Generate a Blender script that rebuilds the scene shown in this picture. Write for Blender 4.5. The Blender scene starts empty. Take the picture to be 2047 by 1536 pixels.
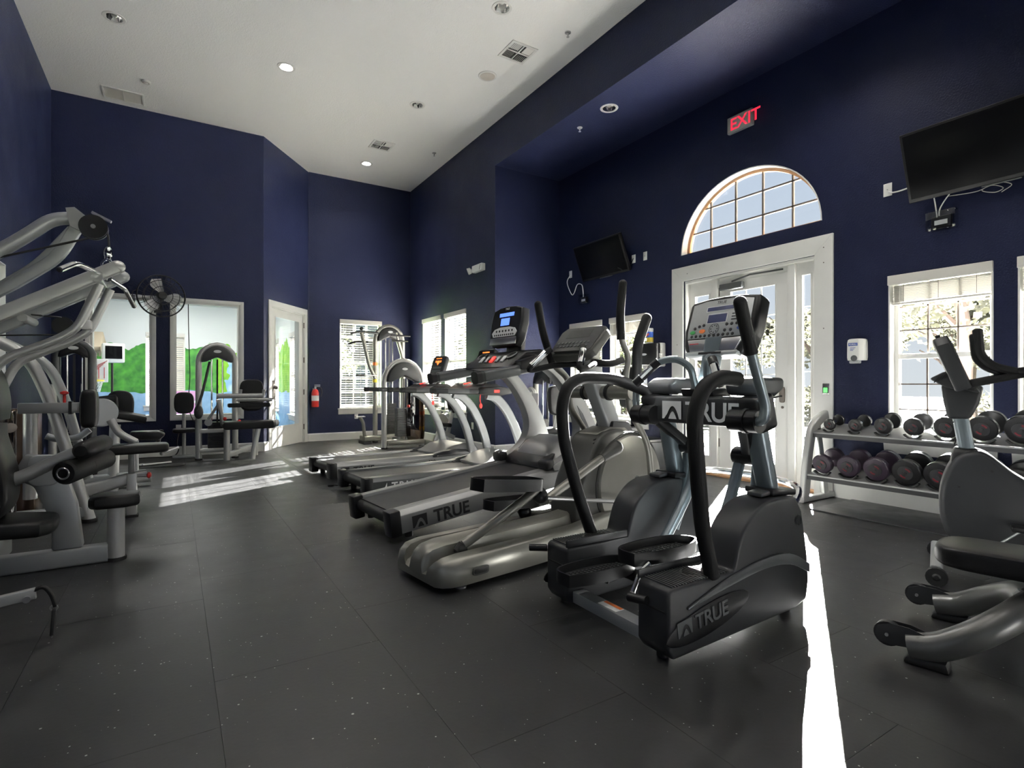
import bpy, bmesh, math, random
from mathutils import Vector, Matrix
R = math.radians
random.seed(7)
scene = bpy.context.scene
COL = scene.collection

# ---------------------------------------------------------------- camera, sky, sun, exposure
cam = bpy.data.cameras.new('camera'); cam.sensor_width = 36; cam.lens = 1085/2047*36
cam.clip_start = 0.05; cam.clip_end = 300
camo = bpy.data.objects.new('camera', cam); COL.objects.link(camo)
camo.location = (0, 0, 1.1); camo.rotation_euler = (R(90), 0, -math.atan2(674.5, 1085))
scene.camera = camo
w = bpy.data.worlds.new('sky'); scene.world = w; w.use_nodes = True
nt = w.node_tree; bg = nt.nodes['Background']
tc = nt.nodes.new('ShaderNodeTexCoord'); sx = nt.nodes.new('ShaderNodeSeparateXYZ'); cr = nt.nodes.new('ShaderNodeValToRGB')
nt.links.new(tc.outputs['Generated'], sx.inputs[0]); nt.links.new(sx.outputs[2], cr.inputs[0])
cr.color_ramp.elements[0].position = 0.0; cr.color_ramp.elements[0].color = (.86, .91, .96, 1)
cr.color_ramp.elements[1].position = 0.6; cr.color_ramp.elements[1].color = (.50, .66, .92, 1)
nt.links.new(cr.outputs[0], bg.inputs[0]); bg.inputs[1].default_value = .62
sun = bpy.data.lights.new('sun', 'SUN'); sun.energy = 420; sun.angle = R(.6); sun.color = (1, .97, .93)
suno = bpy.data.objects.new('sun', sun); COL.objects.link(suno)
SD = Vector((.865*math.cos(R(24)), .502*math.cos(R(24)), math.sin(R(24))))
suno.rotation_euler = SD.to_track_quat('Z', 'Y').to_euler()
vs = scene.view_settings
vs.view_transform = 'Standard'; vs.look = 'None'; vs.gamma = 1; vs.use_curve_mapping = False; vs.exposure = 0.5

# ---------------------------------------------------------------- materials
MAT = {}
def mat(name, col, rough=.5, metal=0, spec=.5, bump=0, bscale=200, var=0, vscale=6, emit=None, es=0, coat=0):
    m = bpy.data.materials.new(name); m.use_nodes = True; n = m.node_tree.nodes; l = m.node_tree.links
    b = n['Principled BSDF']; b.inputs['Base Color'].default_value = (*col, 1)
    b.inputs['Roughness'].default_value = rough; b.inputs['Metallic'].default_value = metal
    b.inputs['Specular IOR Level'].default_value = spec
    b.inputs['Coat Weight'].default_value = coat
    t = n.new('ShaderNodeTexCoord')
    if var:
        x = n.new('ShaderNodeTexNoise'); x.inputs['Scale'].default_value = vscale; x.inputs['Detail'].default_value = 5
        l.new(t.outputs['Object'], x.inputs['Vector'])
        mr = n.new('ShaderNodeMapRange'); mr.inputs[1].default_value = .3; mr.inputs[2].default_value = .7
        mr.inputs[3].default_value = 1-var; mr.inputs[4].default_value = 1+var
        l.new(x.outputs[0], mr.inputs[0])
        mx = n.new('ShaderNodeMix'); mx.data_type = 'RGBA'; mx.blend_type = 'MULTIPLY'; mx.inputs[0].default_value = 1
        mx.inputs[6].default_value = (*col, 1); l.new(mr.outputs[0], mx.inputs[7]); l.new(mx.outputs[2], b.inputs['Base Color'])
        r2 = n.new('ShaderNodeMapRange'); r2.inputs[1].default_value = .3; r2.inputs[2].default_value = .7
        rv = .015 if metal else .06; r2.inputs[3].default_value = max(.04, rough-rv); r2.inputs[4].default_value = min(1, rough+rv)
        l.new(x.outputs[0], r2.inputs[0]); l.new(r2.outputs[0], b.inputs['Roughness'])
    if bump:
        x = n.new('ShaderNodeTexNoise'); x.inputs['Scale'].default_value = bscale; x.inputs['Detail'].default_value = 3
        l.new(t.outputs['Object'], x.inputs['Vector'])
        bp = n.new('ShaderNodeBump'); bp.inputs['Strength'].default_value = bump; bp.inputs['Distance'].default_value = .004
        l.new(x.outputs[0], bp.inputs['Height']); l.new(bp.outputs[0], b.inputs['Normal'])
    if emit:
        b.inputs['Emission Color'].default_value = (*emit, 1); b.inputs['Emission Strength'].default_value = es
    MAT[name] = m; return m
mat('navy', (.0088, .0118, .036), .52, spec=.17, bump=.9, bscale=75, var=.06, vscale=1.5)
mat('ceil', (.88, .885, .86), .8, bump=.9, bscale=60)
mat('trim', (.74, .74, .71), .4, var=.04, vscale=3)
mat('whitepl', (.78, .78, .74), .35)
mat('slat', (.66, .64, .59), .5)
mat('silver', (.50, .505, .49), .36, .5, var=.02, vscale=9)
mat('lightgrey', (.39, .405, .405), .37, .45, var=.02, vscale=9)
mat('treadgrey', (.35, .355, .35), .37, .5, var=.03, vscale=9)
mat('gunmetal', (.10, .10, .095), .32, .35, var=.02, vscale=8)
mat('midgrey', (.10, .105, .107), .36, .4, var=.06, vscale=8)
mat('steelblue', (.22, .26, .28), .32, .55, var=.06)
mat('champagne', (.235, .23, .205), .36, .6, var=.07, vscale=5)
mat('champdark', (.055, .055, .05), .40, .2, var=.06)
mat('charcoal', (.028, .029, .031), .40, spec=.4, var=.1, vscale=6)
mat('blackpl', (.008, .008, .009), .36, spec=.4, var=.12, vscale=7)
mat('foam', (.006, .006, .0065), .55, spec=.26, bump=.2, bscale=300)
mat('vinyl', (.007, .007, .0075), .40, spec=.26, bump=.12, bscale=180)
mat('belt', (.030, .031, .033), .50, bump=.35, bscale=350, var=.15, vscale=2.5)
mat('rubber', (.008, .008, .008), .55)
mat('chrome', (.75, .76, .76), .12, 1)
mat('steel', (.50, .50, .50), .28, .9)
mat('red', (.55, .025, .02), .35)
mat('orange', (.8, .2, .05), .4)
mat('green', (.05, .33, .08), .4)
mat('blue', (.04, .08, .32), .4)
mat('yellow', (.75, .6, .05), .45)
mat('sticker', (.8, .8, .78), .5)
mat('printdark', (.02, .02, .022), .5)
mat('printlight', (.72, .73, .73), .4)
mat('lcdoff', (.03, .04, .12), .2)
mat('lcdblue', (.05, .1, .6), .3, emit=(.12, .25, 1), es=1.1)
mat('ledorange', (.5, .1, .02), .3, emit=(1, .18, .03), es=1.6)
mat('ledred', (.5, .02, .02), .3, emit=(1, .04, .03), es=1.3)
mat('exitred', (.6, .03, .05), .4, emit=(1, .03, .08), es=.55)
mat('ledgreen', (.1, .4, .1), .4, emit=(.15, .8, .2), es=.8)
mat('lampglow', (1, 1, 1), .4, emit=(1, .96, .9), es=30)
mat('reflector', (.72, .72, .72), .14, 1)
mat('tvscreen', (.003, .003, .004), .30, spec=.10)
mat('walnut', (.12, .10, .085), .5)
mat('wood', (.36, .20, .10), .5, var=.15, vscale=10)
mat('brown', (.10, .065, .045), .25, spec=.4)
mat('purpleblack', (.030, .018, .032), .36, var=.1)
mat('concrete', (.80, .785, .75), .85, var=.08, vscale=1.3)
mat('lawn', (.034, .037, .022), .9, var=.3, vscale=2)
mat('bark', (.07, .050, .038), .85, bump=.8, bscale=25, var=.25, vscale=6)
mat('tan', (.40, .34, .25), .7)
mat('facade', (.10, .095, .09), .85, var=.05)
mat('stucco', (.50, .47, .42), .85, var=.05)
mat('roof', (.16, .13, .12), .8)
mat('winglass', (.10, .12, .14), .1)
def leafmat(name, c):
    m = mat(name, c, .55, var=.35, vscale=3); n = m.node_tree.nodes; l = m.node_tree.links
    b = n['Principled BSDF']; tr = n.new('ShaderNodeBsdfTranslucent'); tr.inputs[0].default_value = (c[0]*1.15, c[1]*1.15, c[2]*.9, 1)
    ms = n.new('ShaderNodeMixShader'); ms.inputs[0].default_value = .4
    l.new(b.outputs[0], ms.inputs[1]); l.new(tr.outputs[0], ms.inputs[2]); l.new(ms.outputs[0], n['Material Output'].inputs[0])
leafmat('leaf', (.052, .060, .036)); leafmat('leafpale', (.078, .078, .062))
def glassmat(name, tint, refl=1.0, base=0.0):
    m = bpy.data.materials.new(name); m.use_nodes = True; n = m.node_tree.nodes; l = m.node_tree.links; n.remove(n['Principled BSDF'])
    tr = n.new('ShaderNodeBsdfTransparent'); tr.inputs[0].default_value = (*tint, 1)
    gl = n.new('ShaderNodeBsdfGlossy'); gl.inputs['Roughness'].default_value = .03
    fr = n.new('ShaderNodeFresnel'); fr.inputs[0].default_value = 1.45
    ml = n.new('ShaderNodeMath'); ml.operation = 'MULTIPLY_ADD'; ml.inputs[1].default_value = refl; ml.inputs[2].default_value = base
    ms = n.new('ShaderNodeMixShader'); l.new(fr.outputs[0], ml.inputs[0])
    ge = n.new('ShaderNodeNewGeometry'); iv = n.new('ShaderNodeMath'); iv.operation = 'SUBTRACT'; iv.inputs[0].default_value = 1; l.new(ge.outputs['Backfacing'], iv.inputs[1])
    m2 = n.new('ShaderNodeMath'); m2.operation = 'MULTIPLY'; l.new(ml.outputs[0], m2.inputs[0]); l.new(iv.outputs[0], m2.inputs[1]); l.new(m2.outputs[0], ms.inputs[0])
    l.new(tr.outputs[0], ms.inputs[1]); l.new(gl.outputs[0], ms.inputs[2]); l.new(ms.outputs[0], n['Material Output'].inputs[0]); MAT[name] = m
glassmat('glass', (.97, .98, .98)); glassmat('acrylic', (.90, .91, .92), 1.5, .03); glassmat('smoke', (.42, .34, .28), 1.2, .03)
# rubber floor: near-black, white flecks, scuffs
m = mat('floor', (.026, .026, .027), .40, spec=.55); n = m.node_tree.nodes; l = m.node_tree.links; b = n['Principled BSDF']
geo = n.new('ShaderNodeNewGeometry')
def fleck(scale, thr):
    v = n.new('ShaderNodeTexVoronoi'); v.inputs['Scale'].default_value = scale; l.new(geo.outputs['Position'], v.inputs['Vector'])
    c = n.new('ShaderNodeSeparateColor'); l.new(v.outputs['Color'], c.inputs[0])
    pick = n.new('ShaderNodeMath'); pick.operation = 'LESS_THAN'; pick.inputs[1].default_value = .16; l.new(c.outputs[0], pick.inputs[0])
    sz = n.new('ShaderNodeMath'); sz.operation = 'MULTIPLY'; sz.inputs[1].default_value = thr; l.new(c.outputs[1], sz.inputs[0])
    d = n.new('ShaderNodeMath'); d.operation = 'LESS_THAN'; l.new(v.outputs['Distance'], d.inputs[0]); l.new(sz.outputs[0], d.inputs[1])
    o = n.new('ShaderNodeMath'); o.operation = 'MULTIPLY'; l.new(pick.outputs[0], o.inputs[0]); l.new(d.outputs[0], o.inputs[1]); return o
f1 = fleck(22, .11); f2 = fleck(55, .16)
mx = n.new('ShaderNodeMath'); mx.operation = 'MAXIMUM'; l.new(f1.outputs[0], mx.inputs[0]); l.new(f2.outputs[0], mx.inputs[1])
nz = n.new('ShaderNodeTexNoise'); nz.inputs['Scale'].default_value = 3.5; nz.inputs['Detail'].default_value = 8; nz.inputs['Roughness'].default_value = .7; l.new(geo.outputs['Position'], nz.inputs['Vector'])
cr = n.new('ShaderNodeValToRGB'); cr.color_ramp.elements[0].position = .3; cr.color_ramp.elements[0].color = (.014, .014, .015, 1)
cr.color_ramp.elements[1].position = .75; cr.color_ramp.elements[1].color = (.034, .034, .034, 1); l.new(nz.outputs[0], cr.inputs[0])
mc = n.new('ShaderNodeMix'); mc.data_type = 'RGBA'; mc.inputs[7].default_value = (.5, .5, .48, 1); l.new(mx.outputs[0], mc.inputs[0]); l.new(cr.outputs[0], mc.inputs[6]); l.new(mc.outputs[2], b.inputs['Base Color'])
rr = n.new('ShaderNodeMapRange'); rr.inputs[1].default_value = .3; rr.inputs[2].default_value = .75; rr.inputs[3].default_value = .36; rr.inputs[4].default_value = .50; l.new(nz.outputs[0], rr.inputs[0]); l.new(rr.outputs[0], b.inputs['Roughness'])
nb = n.new('ShaderNodeTexNoise'); nb.inputs['Scale'].default_value = 60; l.new(geo.outputs['Position'], nb.inputs['Vector'])
bp = n.new('ShaderNodeBump'); bp.inputs['Strength'].default_value = .12; bp.inputs['Distance'].default_value = .003; l.new(nb.outputs[0], bp.inputs['Height']); l.new(bp.outputs[0], b.inputs['Normal'])

# ---------------------------------------------------------------- mesh helpers
def sm(pts, k=6):
    P = [Vector(p) for p in pts]; P = [P[0]*2-P[1]] + P + [P[-1]*2-P[-2]]; o = []
    for i in range(1, len(P)-2):
        a, b, c, d = P[i-1:i+3]
        for j in range(k):
            t = j/k; o.append(.5*((2*b)+(c-a)*t+(2*a-5*b+4*c-d)*t*t+(3*b-a-3*c+d)*t**3))
    o.append(P[-2]); return o
def fil(pts, r, k=5):
    P = [Vector(p) for p in pts]; o = [P[0]]
    for i in range(1, len(P)-1):
        a = P[i-1]-P[i]; c = P[i+1]-P[i]; t = min(r, a.length*.45, c.length*.45)
        s, e = P[i]+a.normalized()*t, P[i]+c.normalized()*t
        for j in range(k+1):
            q = j/k; o.append(s*(1-q)**2+P[i]*2*q*(1-q)+e*q*q)
    o.append(P[-1]); return o
def circ(n, r=1, r2=None, e=2.0, ph=0):
    r2 = r if r2 is None else r2; o = []
    for i in range(n):
        a = 2*math.pi*i/n+ph; c, s = math.cos(a), math.sin(a)
        o.append((r*math.copysign(abs(c)**(2/e), c), r2*math.copysign(abs(s)**(2/e), s)))
    return o
class MB:
    def __init__(s, M=None): s.v = []; s.f = []; s.M = M or Matrix()
    def add(s, vs, fs):
        o = len(s.v); s.v += [tuple(s.M @ Vector(p)) for p in vs]; s.f += [[i+o for i in q] for q in fs]; return s
    def bx(s, x0, x1, y0, y1, z0, z1):
        return s.add([(x, y, z) for x in (x0, x1) for y in (y0, y1) for z in (z0, z1)],
                     [(0, 1, 3, 2), (4, 6, 7, 5), (0, 4, 5, 1), (2, 3, 7, 6), (0, 2, 6, 4), (1, 5, 7, 3)])
    def box(s, c, d, rx=0, ry=0, rz=0):
        o = s.M; s.M = o @ Matrix.Translation(c) @ Matrix.Rotation(R(rz), 4, 'Z') @ Matrix.Rotation(R(ry), 4, 'Y') @ Matrix.Rotation(R(rx), 4, 'X')
        s.bx(-d[0]/2, d[0]/2, -d[1]/2, d[1]/2, -d[2]/2, d[2]/2); s.M = o; return s
    def loft(s, rings, caps=True, closed=False):
        n = len(rings[0]); vs = [p for r in rings for p in r]; fs = []
        m = len(rings); last = m if closed else m-1
        for i in range(last):
            for j in range(n):
                a = i*n+j; b_ = i*n+(j+1) % n; c = ((i+1) % m)*n+(j+1) % n; d = ((i+1) % m)*n+j; fs.append((a, b_, c, d))
        if caps and not closed: fs += [tuple(range(n))[::-1], tuple((m-1)*n+i for i in range(n))]
        return s.add(vs, fs)
    def sweep(s, path, prof, up=None, closed=False, scale=None):
        P = [Vector(p) for p in path]; m = len(P); rings = []; N = None
        for i in range(m):
            if closed: t = (P[(i+1) % m]-P[i-1]).normalized()
            else: t = (P[min(i+1, m-1)]-P[max(i-1, 0)]).normalized()
            if up is not None: N = Vector(up)-t*t.dot(Vector(up)); N.normalize()
            elif N is None:
                N = Vector((0, 0, 1)) if abs(t.z) < .9 else Vector((1, 0, 0)); N = (N-t*t.dot(N)).normalized()
            else: N = (N-t*t.dot(N)).normalized()
            B = t.cross(N); k = scale[i] if scale else 1
            rings.append([tuple(P[i]+N*(q[0]*k)+B*(q[1]*k)) for q in prof])
        return s.loft(rings, closed=closed)
    def tube(s, path, r, n=12, closed=False, scale=None): return s.sweep(path, circ(n, r), closed=closed, scale=scale)
    def beam(s, path, a, b_, up=(0, 1, 0), rnd=6.0, n=20): return s.sweep(path, circ(n, a/2, b_/2, rnd), up=up)
    def cyl(s, p0, p1, r0, r1=None, n=16):
        return s.sweep([p0, p1], circ(n, 1), scale=[r0, r0 if r1 is None else r1])
    def prism(s, poly, a, b_, ax='y'):
        f = {'y': lambda p, t: (p[0], t, p[1]), 'x': lambda p, t: (t, p[0], p[1]), 'z': lambda p, t: (p[0], p[1], t)}[ax]
        return s.loft([[f(p, a) for p in poly], [f(p, b_) for p in poly]])
    def lathe(s, prof, o=(0, 0, 0), d=(0, 0, 1), n=20, caps=True):
        d = Vector(d).normalized(); u = d.orthogonal().normalized(); v = d.cross(u); o = Vector(o); rings = []
        for r, h in prof:
            r = max(r, .0004); rings.append([tuple(o+d*h+u*r*math.cos(2*math.pi*i/n)+v*r*math.sin(2*math.pi*i/n)) for i in range(n)])
        return s.loft(rings, caps)
    def ball(s, c, r, n=12):
        r = r if hasattr(r, '__len__') else (r, r, r); rings = []
        for i in range(n+1):
            a = -math.pi/2+math.pi*i/n; k = max(math.cos(a), .003)
            rings.append([(c[0]+r[0]*k*math.cos(2*math.pi*j/(2*n)), c[1]+r[1]*k*math.sin(2*math.pi*j/(2*n)), c[2]+r[2]*math.sin(a)) for j in range(2*n)])
        return s.loft(rings)
    def pad(s, out, z0, z1, rr, M=None, k=4):
        """soft cushion: outline (x,y), between z0 and z1, edges rounded by rr"""
        o = s.M
        if M is not None: s.M = o @ M
        cx = sum(p[0] for p in out)/len(out); cy = sum(p[1] for p in out)/len(out)
        sz = sum(math.hypot(p[0]-cx, p[1]-cy) for p in out)/len(out); rings = []
        lv = [(z0+rr*(1-math.sin(R(90)*i/k)), rr*(1-math.cos(R(90)*i/k))) for i in range(k, -1, -1)]
        lv += [(z1-rr*(1-math.sin(R(90)*i/k)), rr*(1-math.cos(R(90)*i/k))) for i in range(k+1)]
        for z, ins in lv:
            q = 1-ins/sz; rings.append([(cx+(p[0]-cx)*q, cy+(p[1]-cy)*q, z) for p in out])
        s.loft(rings); s.M = o; return s
    def torus(s, c, d, r, t, n=24, m=8):
        d = Vector(d).normalized(); u = d.orthogonal().normalized(); v = d.cross(u); c = Vector(c)
        return s.tube([c+u*r*math.cos(2*math.pi*i/n)+v*r*math.sin(2*math.pi*i/n) for i in range(n)], t, m, closed=True)
    def build(s, name, m, parent=None, bevel=0, ang=35, seg=2, label=None):
        me = bpy.data.meshes.new(name); me.from_pydata(s.v, [], s.f)
        bm = bmesh.new(); bm.from_mesh(me)
        bmesh.ops.recalc_face_normals(bm, faces=bm.faces)
        if bevel:
            bm.normal_update()
            ed = [e for e in bm.edges if len(e.link_faces) == 2 and e.calc_face_angle(0) > R(30)]
            bmesh.ops.bevel(bm, geom=ed, offset=bevel, segments=seg, affect='EDGES', profile=.5, clamp_overlap=True)
        bm.to_mesh(me); bm.free()
        me.polygons.foreach_set('use_smooth', [True]*len(me.polygons)); me.set_sharp_from_angle(angle=R(ang))
        me.materials.append(MAT[m]); o = bpy.data.objects.new(name, me); COL.objects.link(o)
        if parent: o.parent = parent
        if label: o['label'] = label
        return o
def tag(o, label, cat, group=None):
    o['label'] = label; o['category'] = cat
    if group: o['group'] = group
    return o
def T(name, label, cat, loc=(0, 0, 0), az=90, group=None, tilt=0):
    """an Empty at the thing's base; local +x points to azimuth az (degrees from +Y towards +X)"""
    o = bpy.data.objects.new(name, None); COL.objects.link(o); o.location = loc; o.empty_display_size = .1
    o.rotation_euler = (0, R(-tilt), R(90-az)); return tag(o, label, cat, group)
def S(o): o['kind'] = 'structure'; return o
def text(body, size, origin, right, up, m, parent, ext=.001, shear=0, sp=1.0, name='lettering', bold=0):
    c = bpy.data.curves.new(name, 'FONT'); c.body = body; c.size = size; c.extrude = ext; c.shear = shear; c.space_character = sp; c.offset = bold
    tmp = bpy.data.objects.new('tmp_text', c); me = bpy.data.meshes.new_from_object(tmp); bpy.data.objects.remove(tmp); bpy.data.curves.remove(c)
    me.materials.clear(); me.materials.append(MAT[m]); me.name = name; o = bpy.data.objects.new(name, me); COL.objects.link(o)
    r = Vector(right).normalized(); u = Vector(up).normalized(); n_ = r.cross(u)
    o.matrix_local = Matrix(((r.x, u.x, n_.x, origin[0]), (r.y, u.y, n_.y, origin[1]), (r.z, u.z, n_.z, origin[2]), (0, 0, 0, 1)))
    o.parent = parent; return o
def copy_tree(o, parent=None):
    c = o.copy(); COL.objects.link(c); c.parent = parent
    for ch in list(o.children): copy_tree(ch, c)
    return c
def basis(origin, right, up):
    r = Vector(right).normalized(); u = Vector(up); u = (u-r*u.dot(r)).normalized(); n_ = r.cross(u)
    return Matrix(((r.x, u.x, n_.x, origin[0]), (r.y, u.y, n_.y, origin[1]), (r.z, u.z, n_.z, origin[2]), (0, 0, 0, 1)))
def logo(h, origin, right, up, m, parent, arch=True):
    """maker's mark: a slanted block with an arched notch, beside the word"""
    b_ = MB(basis(origin, right, up))
    if arch:
        k = h*1.35; band = [(k*(.90-.70*i/10), h*.72*math.sin(math.pi*i/10)**.8) for i in range(11)]
        poly = [(k, 0), (k, h), (0, h), (0, 0), (k*.10, 0)] + band[::-1][1:]
        b_.prism([(k*.34, 0)]+[(k*(.34+.42*i/8), h*.42*math.sin(math.pi*i/8)) for i in range(1, 8)]+[(k*.76, 0)], 0, .0015, 'z')
        b_.prism(poly, 0, .0015, 'z')
    else:
        b_.prism([(0, 0), (h*.75, 0), (h*.75, h), (h*.55, h*.55)], 0, .0015, 'z')
    return b_.build('logo_mark', m, parent)
# ================================================================ ROOM
XE, XI, YA, YF, YL, XL, YB, H, HS = 5.467, 4.23, 7.30, 10.87, 9.70, -1.443, -2.2, 5.16, 4.495
TW = .18
def frame(o, rz): return Matrix.Translation(o) @ Matrix.Rotation(R(rz), 4, 'Z')
def wall(name, M, L, top, holes, m='navy', t=TW, extra=None, x0=0.0):
    xs = sorted({x0, L} | {v for h in holes for v in h[:2]}); b = MB(M)
    for a, c in zip(xs, xs[1:]):
        mid = (a+c)/2; z = 0
        for h in sorted([h for h in holes if h[0] < mid < h[1]], key=lambda h: h[2]):
            if h[2] > z: b.bx(a, c, 0, t, z, h[2])
            z = h[3]
        b.bx(a, c, 0, t, z, top)
    if extra: extra(b)
    return S(b.build(name, m))
FE = frame((XE, YA, 0), -90)     # exit wall: local x = YA - Y
ex = lambda y: YA-y
AC, AR, AZ, AH = 3.84, .885, 2.73, .80   # arch: centre Y, half width, spring, rise
def archz(x): return AZ+AH*math.sqrt(max(0, 1-((x-ex(AC))/AR)**2))
def spandrel(b):
    n = 28; x0, x1 = ex(AC)-AR, ex(AC)+AR
    q = [x0+(x1-x0)*(1-math.cos(math.pi*i/n))/2 for i in range(n+1)]
    for a, c in zip(q, q[1:]):
        b.loft([[(a, 0, archz(a)), (c, 0, archz(c)), (c, 0, AZ+AH), (a, 0, AZ+AH)], [(a, TW, archz(a)), (c, TW, archz(c)), (c, TW, AZ+AH), (a, TW, AZ+AH)]])
EW = [(1.625, 2.365), (.74, 1.48), (5.304, 6.054), (6.22, 6.998), (-.95, -.21)]
holes = [(ex(b_), ex(a), .60, 2.05) for a, b_ in EW] + [(ex(4.66), ex(3.02), 0, 2.39), (ex(AC)-AR, ex(AC)+AR, AZ, AZ+AH)]
wall('wall_exit', FE, YA-YB, H, holes, extra=spandrel)
FI = frame((XI, YF, 0), -90)
wall('wall_inner', FI, YF-YA-TW, H, [(YF-10.199, YF-9.309, .62, 2.36), (YF-9.154, YF-8.285, .62, 2.36)])
wall('wall_alcove', frame((XI, YA, 0), 0), XE-XI+TW, H, [])
FF = frame((2.18, YF, 0), 0)
wall('wall_far', FF, XI-2.18+TW, H, [(2.761-2.18, 3.609-2.18, .62, 2.35)])
AZD = 38.306
FD = frame((1.24, YL, 0), 90-AZD)
wall('wall_angled', FD, 1.516, H, [(.22, 1.345, 0, 2.41)])
FL = frame((XL, YL, 0), 0)
GL = [(-.005, .89), (-1.02, -.29)]    # glazed openings to the play room (X range)
wall('wall_playroom_side', FL, 1.24-XL, H, [(a-XL, b_-XL, .60, 2.36) for a, b_ in GL])
FW = frame((XL, YB, 0), 90)
LW = [(6.45, 7.33), (5.2, 6.08), (1.2, 2.08), (-.05, .83)]
wall('wall_left', FW, YL-YB+TW, H, [(a-YB, b_-YB, .62, 2.30) for a, b_ in LW])
FB = frame((XE, YB, 0), 180)
wall('wall_rear', FB, XE-XL+TW, H, [(.8, 1.68, .62, 2.30), (1.95, 2.83, .62, 2.30), (4.2, 5.08, .62, 2.30), (5.35, 6.23, .62, 2.30)])
CANS = [(x, y) for y in (.2, 2.6, 5.03, 7.43, 9.9) for x in (-.57, 1.215, 3.0) if not (x < 1 and y > 9) and not (x == 1.215 and y > 9)]
SOFF = [(4.54, .2), (4.54, 2.6), (4.54, 5.04)]
def slab(name, x0, x1, y0, y1, z0, z1, holes, m):
    xs = sorted({x0, x1} | {v for h in holes for v in h[:2]}); b = MB()
    for a, c in zip(xs, xs[1:]):
        y = y0; mid = (a+c)/2
        for h in sorted([h for h in holes if h[0] < mid < h[1]], key=lambda h: h[2]):
            b.bx(a, c, y, h[2], z0, z1); y = h[3]
        b.bx(a, c, y, y1, z0, z1)
    return S(b.build(name, m))
q = .072
slab('wall_beam', XI, XE, YB, YA, HS, H, [(x-q, x+q, y-q, y+q) for x, y in SOFF], 'navy')
slab('ceiling', XL-TW, XE+TW, YB-TW, YF+TW, H, H+.14, [(x-q, x+q, y-q, y+q) for x, y in CANS], 'ceil')
# floor: slab with rubber tiles laid in staggered columns
fl = S(MB().bx(XL-TW, XE+TW, YB-TW, YF+TW, -.2, -.006).build('floor', 'rubber'))
tile_me = {}
xcol = .125-.62*4
stag = [.4, 1.0, .15, .75, 2.28, 2.65, 2.05, 2.5, 2.2, 2.75, 2.4, 1.9, 2.3]
ci = 0
while xcol < XE+.1:
    y = stag[ci % len(stag)]-1.22*6
    while y < YF+.1:
        a0, a1, b0, b1 = max(xcol, XL-.05), min(xcol+.62, XE+.1), max(y, YB-.05), min(y+1.22, YF+.1)
        if a1-a0 > .02 and b1-b0 > .02 and not (a0 > XI+.2 and b0 > YA+.2) and not (a1 < 1.2 and b0 > YL+.1):
            key = (round(a1-a0, 3), round(b1-b0, 3))
            if key not in tile_me:
                g = .0007; o = MB().bx(g, key[0]-g, g, key[1]-g, -.012, 0).build('floor_tile', 'floor', fl); tile_me[key] = o.data
            else:
                o = bpy.data.objects.new('floor_tile', tile_me[key]); COL.objects.link(o); o.parent = fl
            o.location = (a0, b0, 0)
        y += 1.22
    xcol += .62; ci += 1
def base(name, M, x0, x1, hh=.15):
    b = MB(M); b.bx(x0, x1, -.016, 0, 0, hh-.02); b.prism([(-.016, hh-.02), (-.006, hh), (0, hh), (0, hh-.02)], x0, x1, 'x')
    S(b.build(name, 'trim'))
base('baseboard_exit', FE, ex(2.835), ex(YB)); base('baseboard_exit_near', FE, 0, ex(4.87)); base('baseboard_inner', FI, 0, YF-YA)
base('baseboard_alcove', frame((XI, YA, 0), 0), 0, XE-XI); base('baseboard_far', FF, 0, XI-2.18)
base('baseboard_angled', FD, 0, .13); base('baseboard_angled_end', FD, 1.44, 1.516); base('baseboard_playroom_side', FL, 0, 1.24-XL); base('baseboard_left', FW, 0, YL-YB); base('baseboard_rear', FB, 0, XE-XL)

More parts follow.
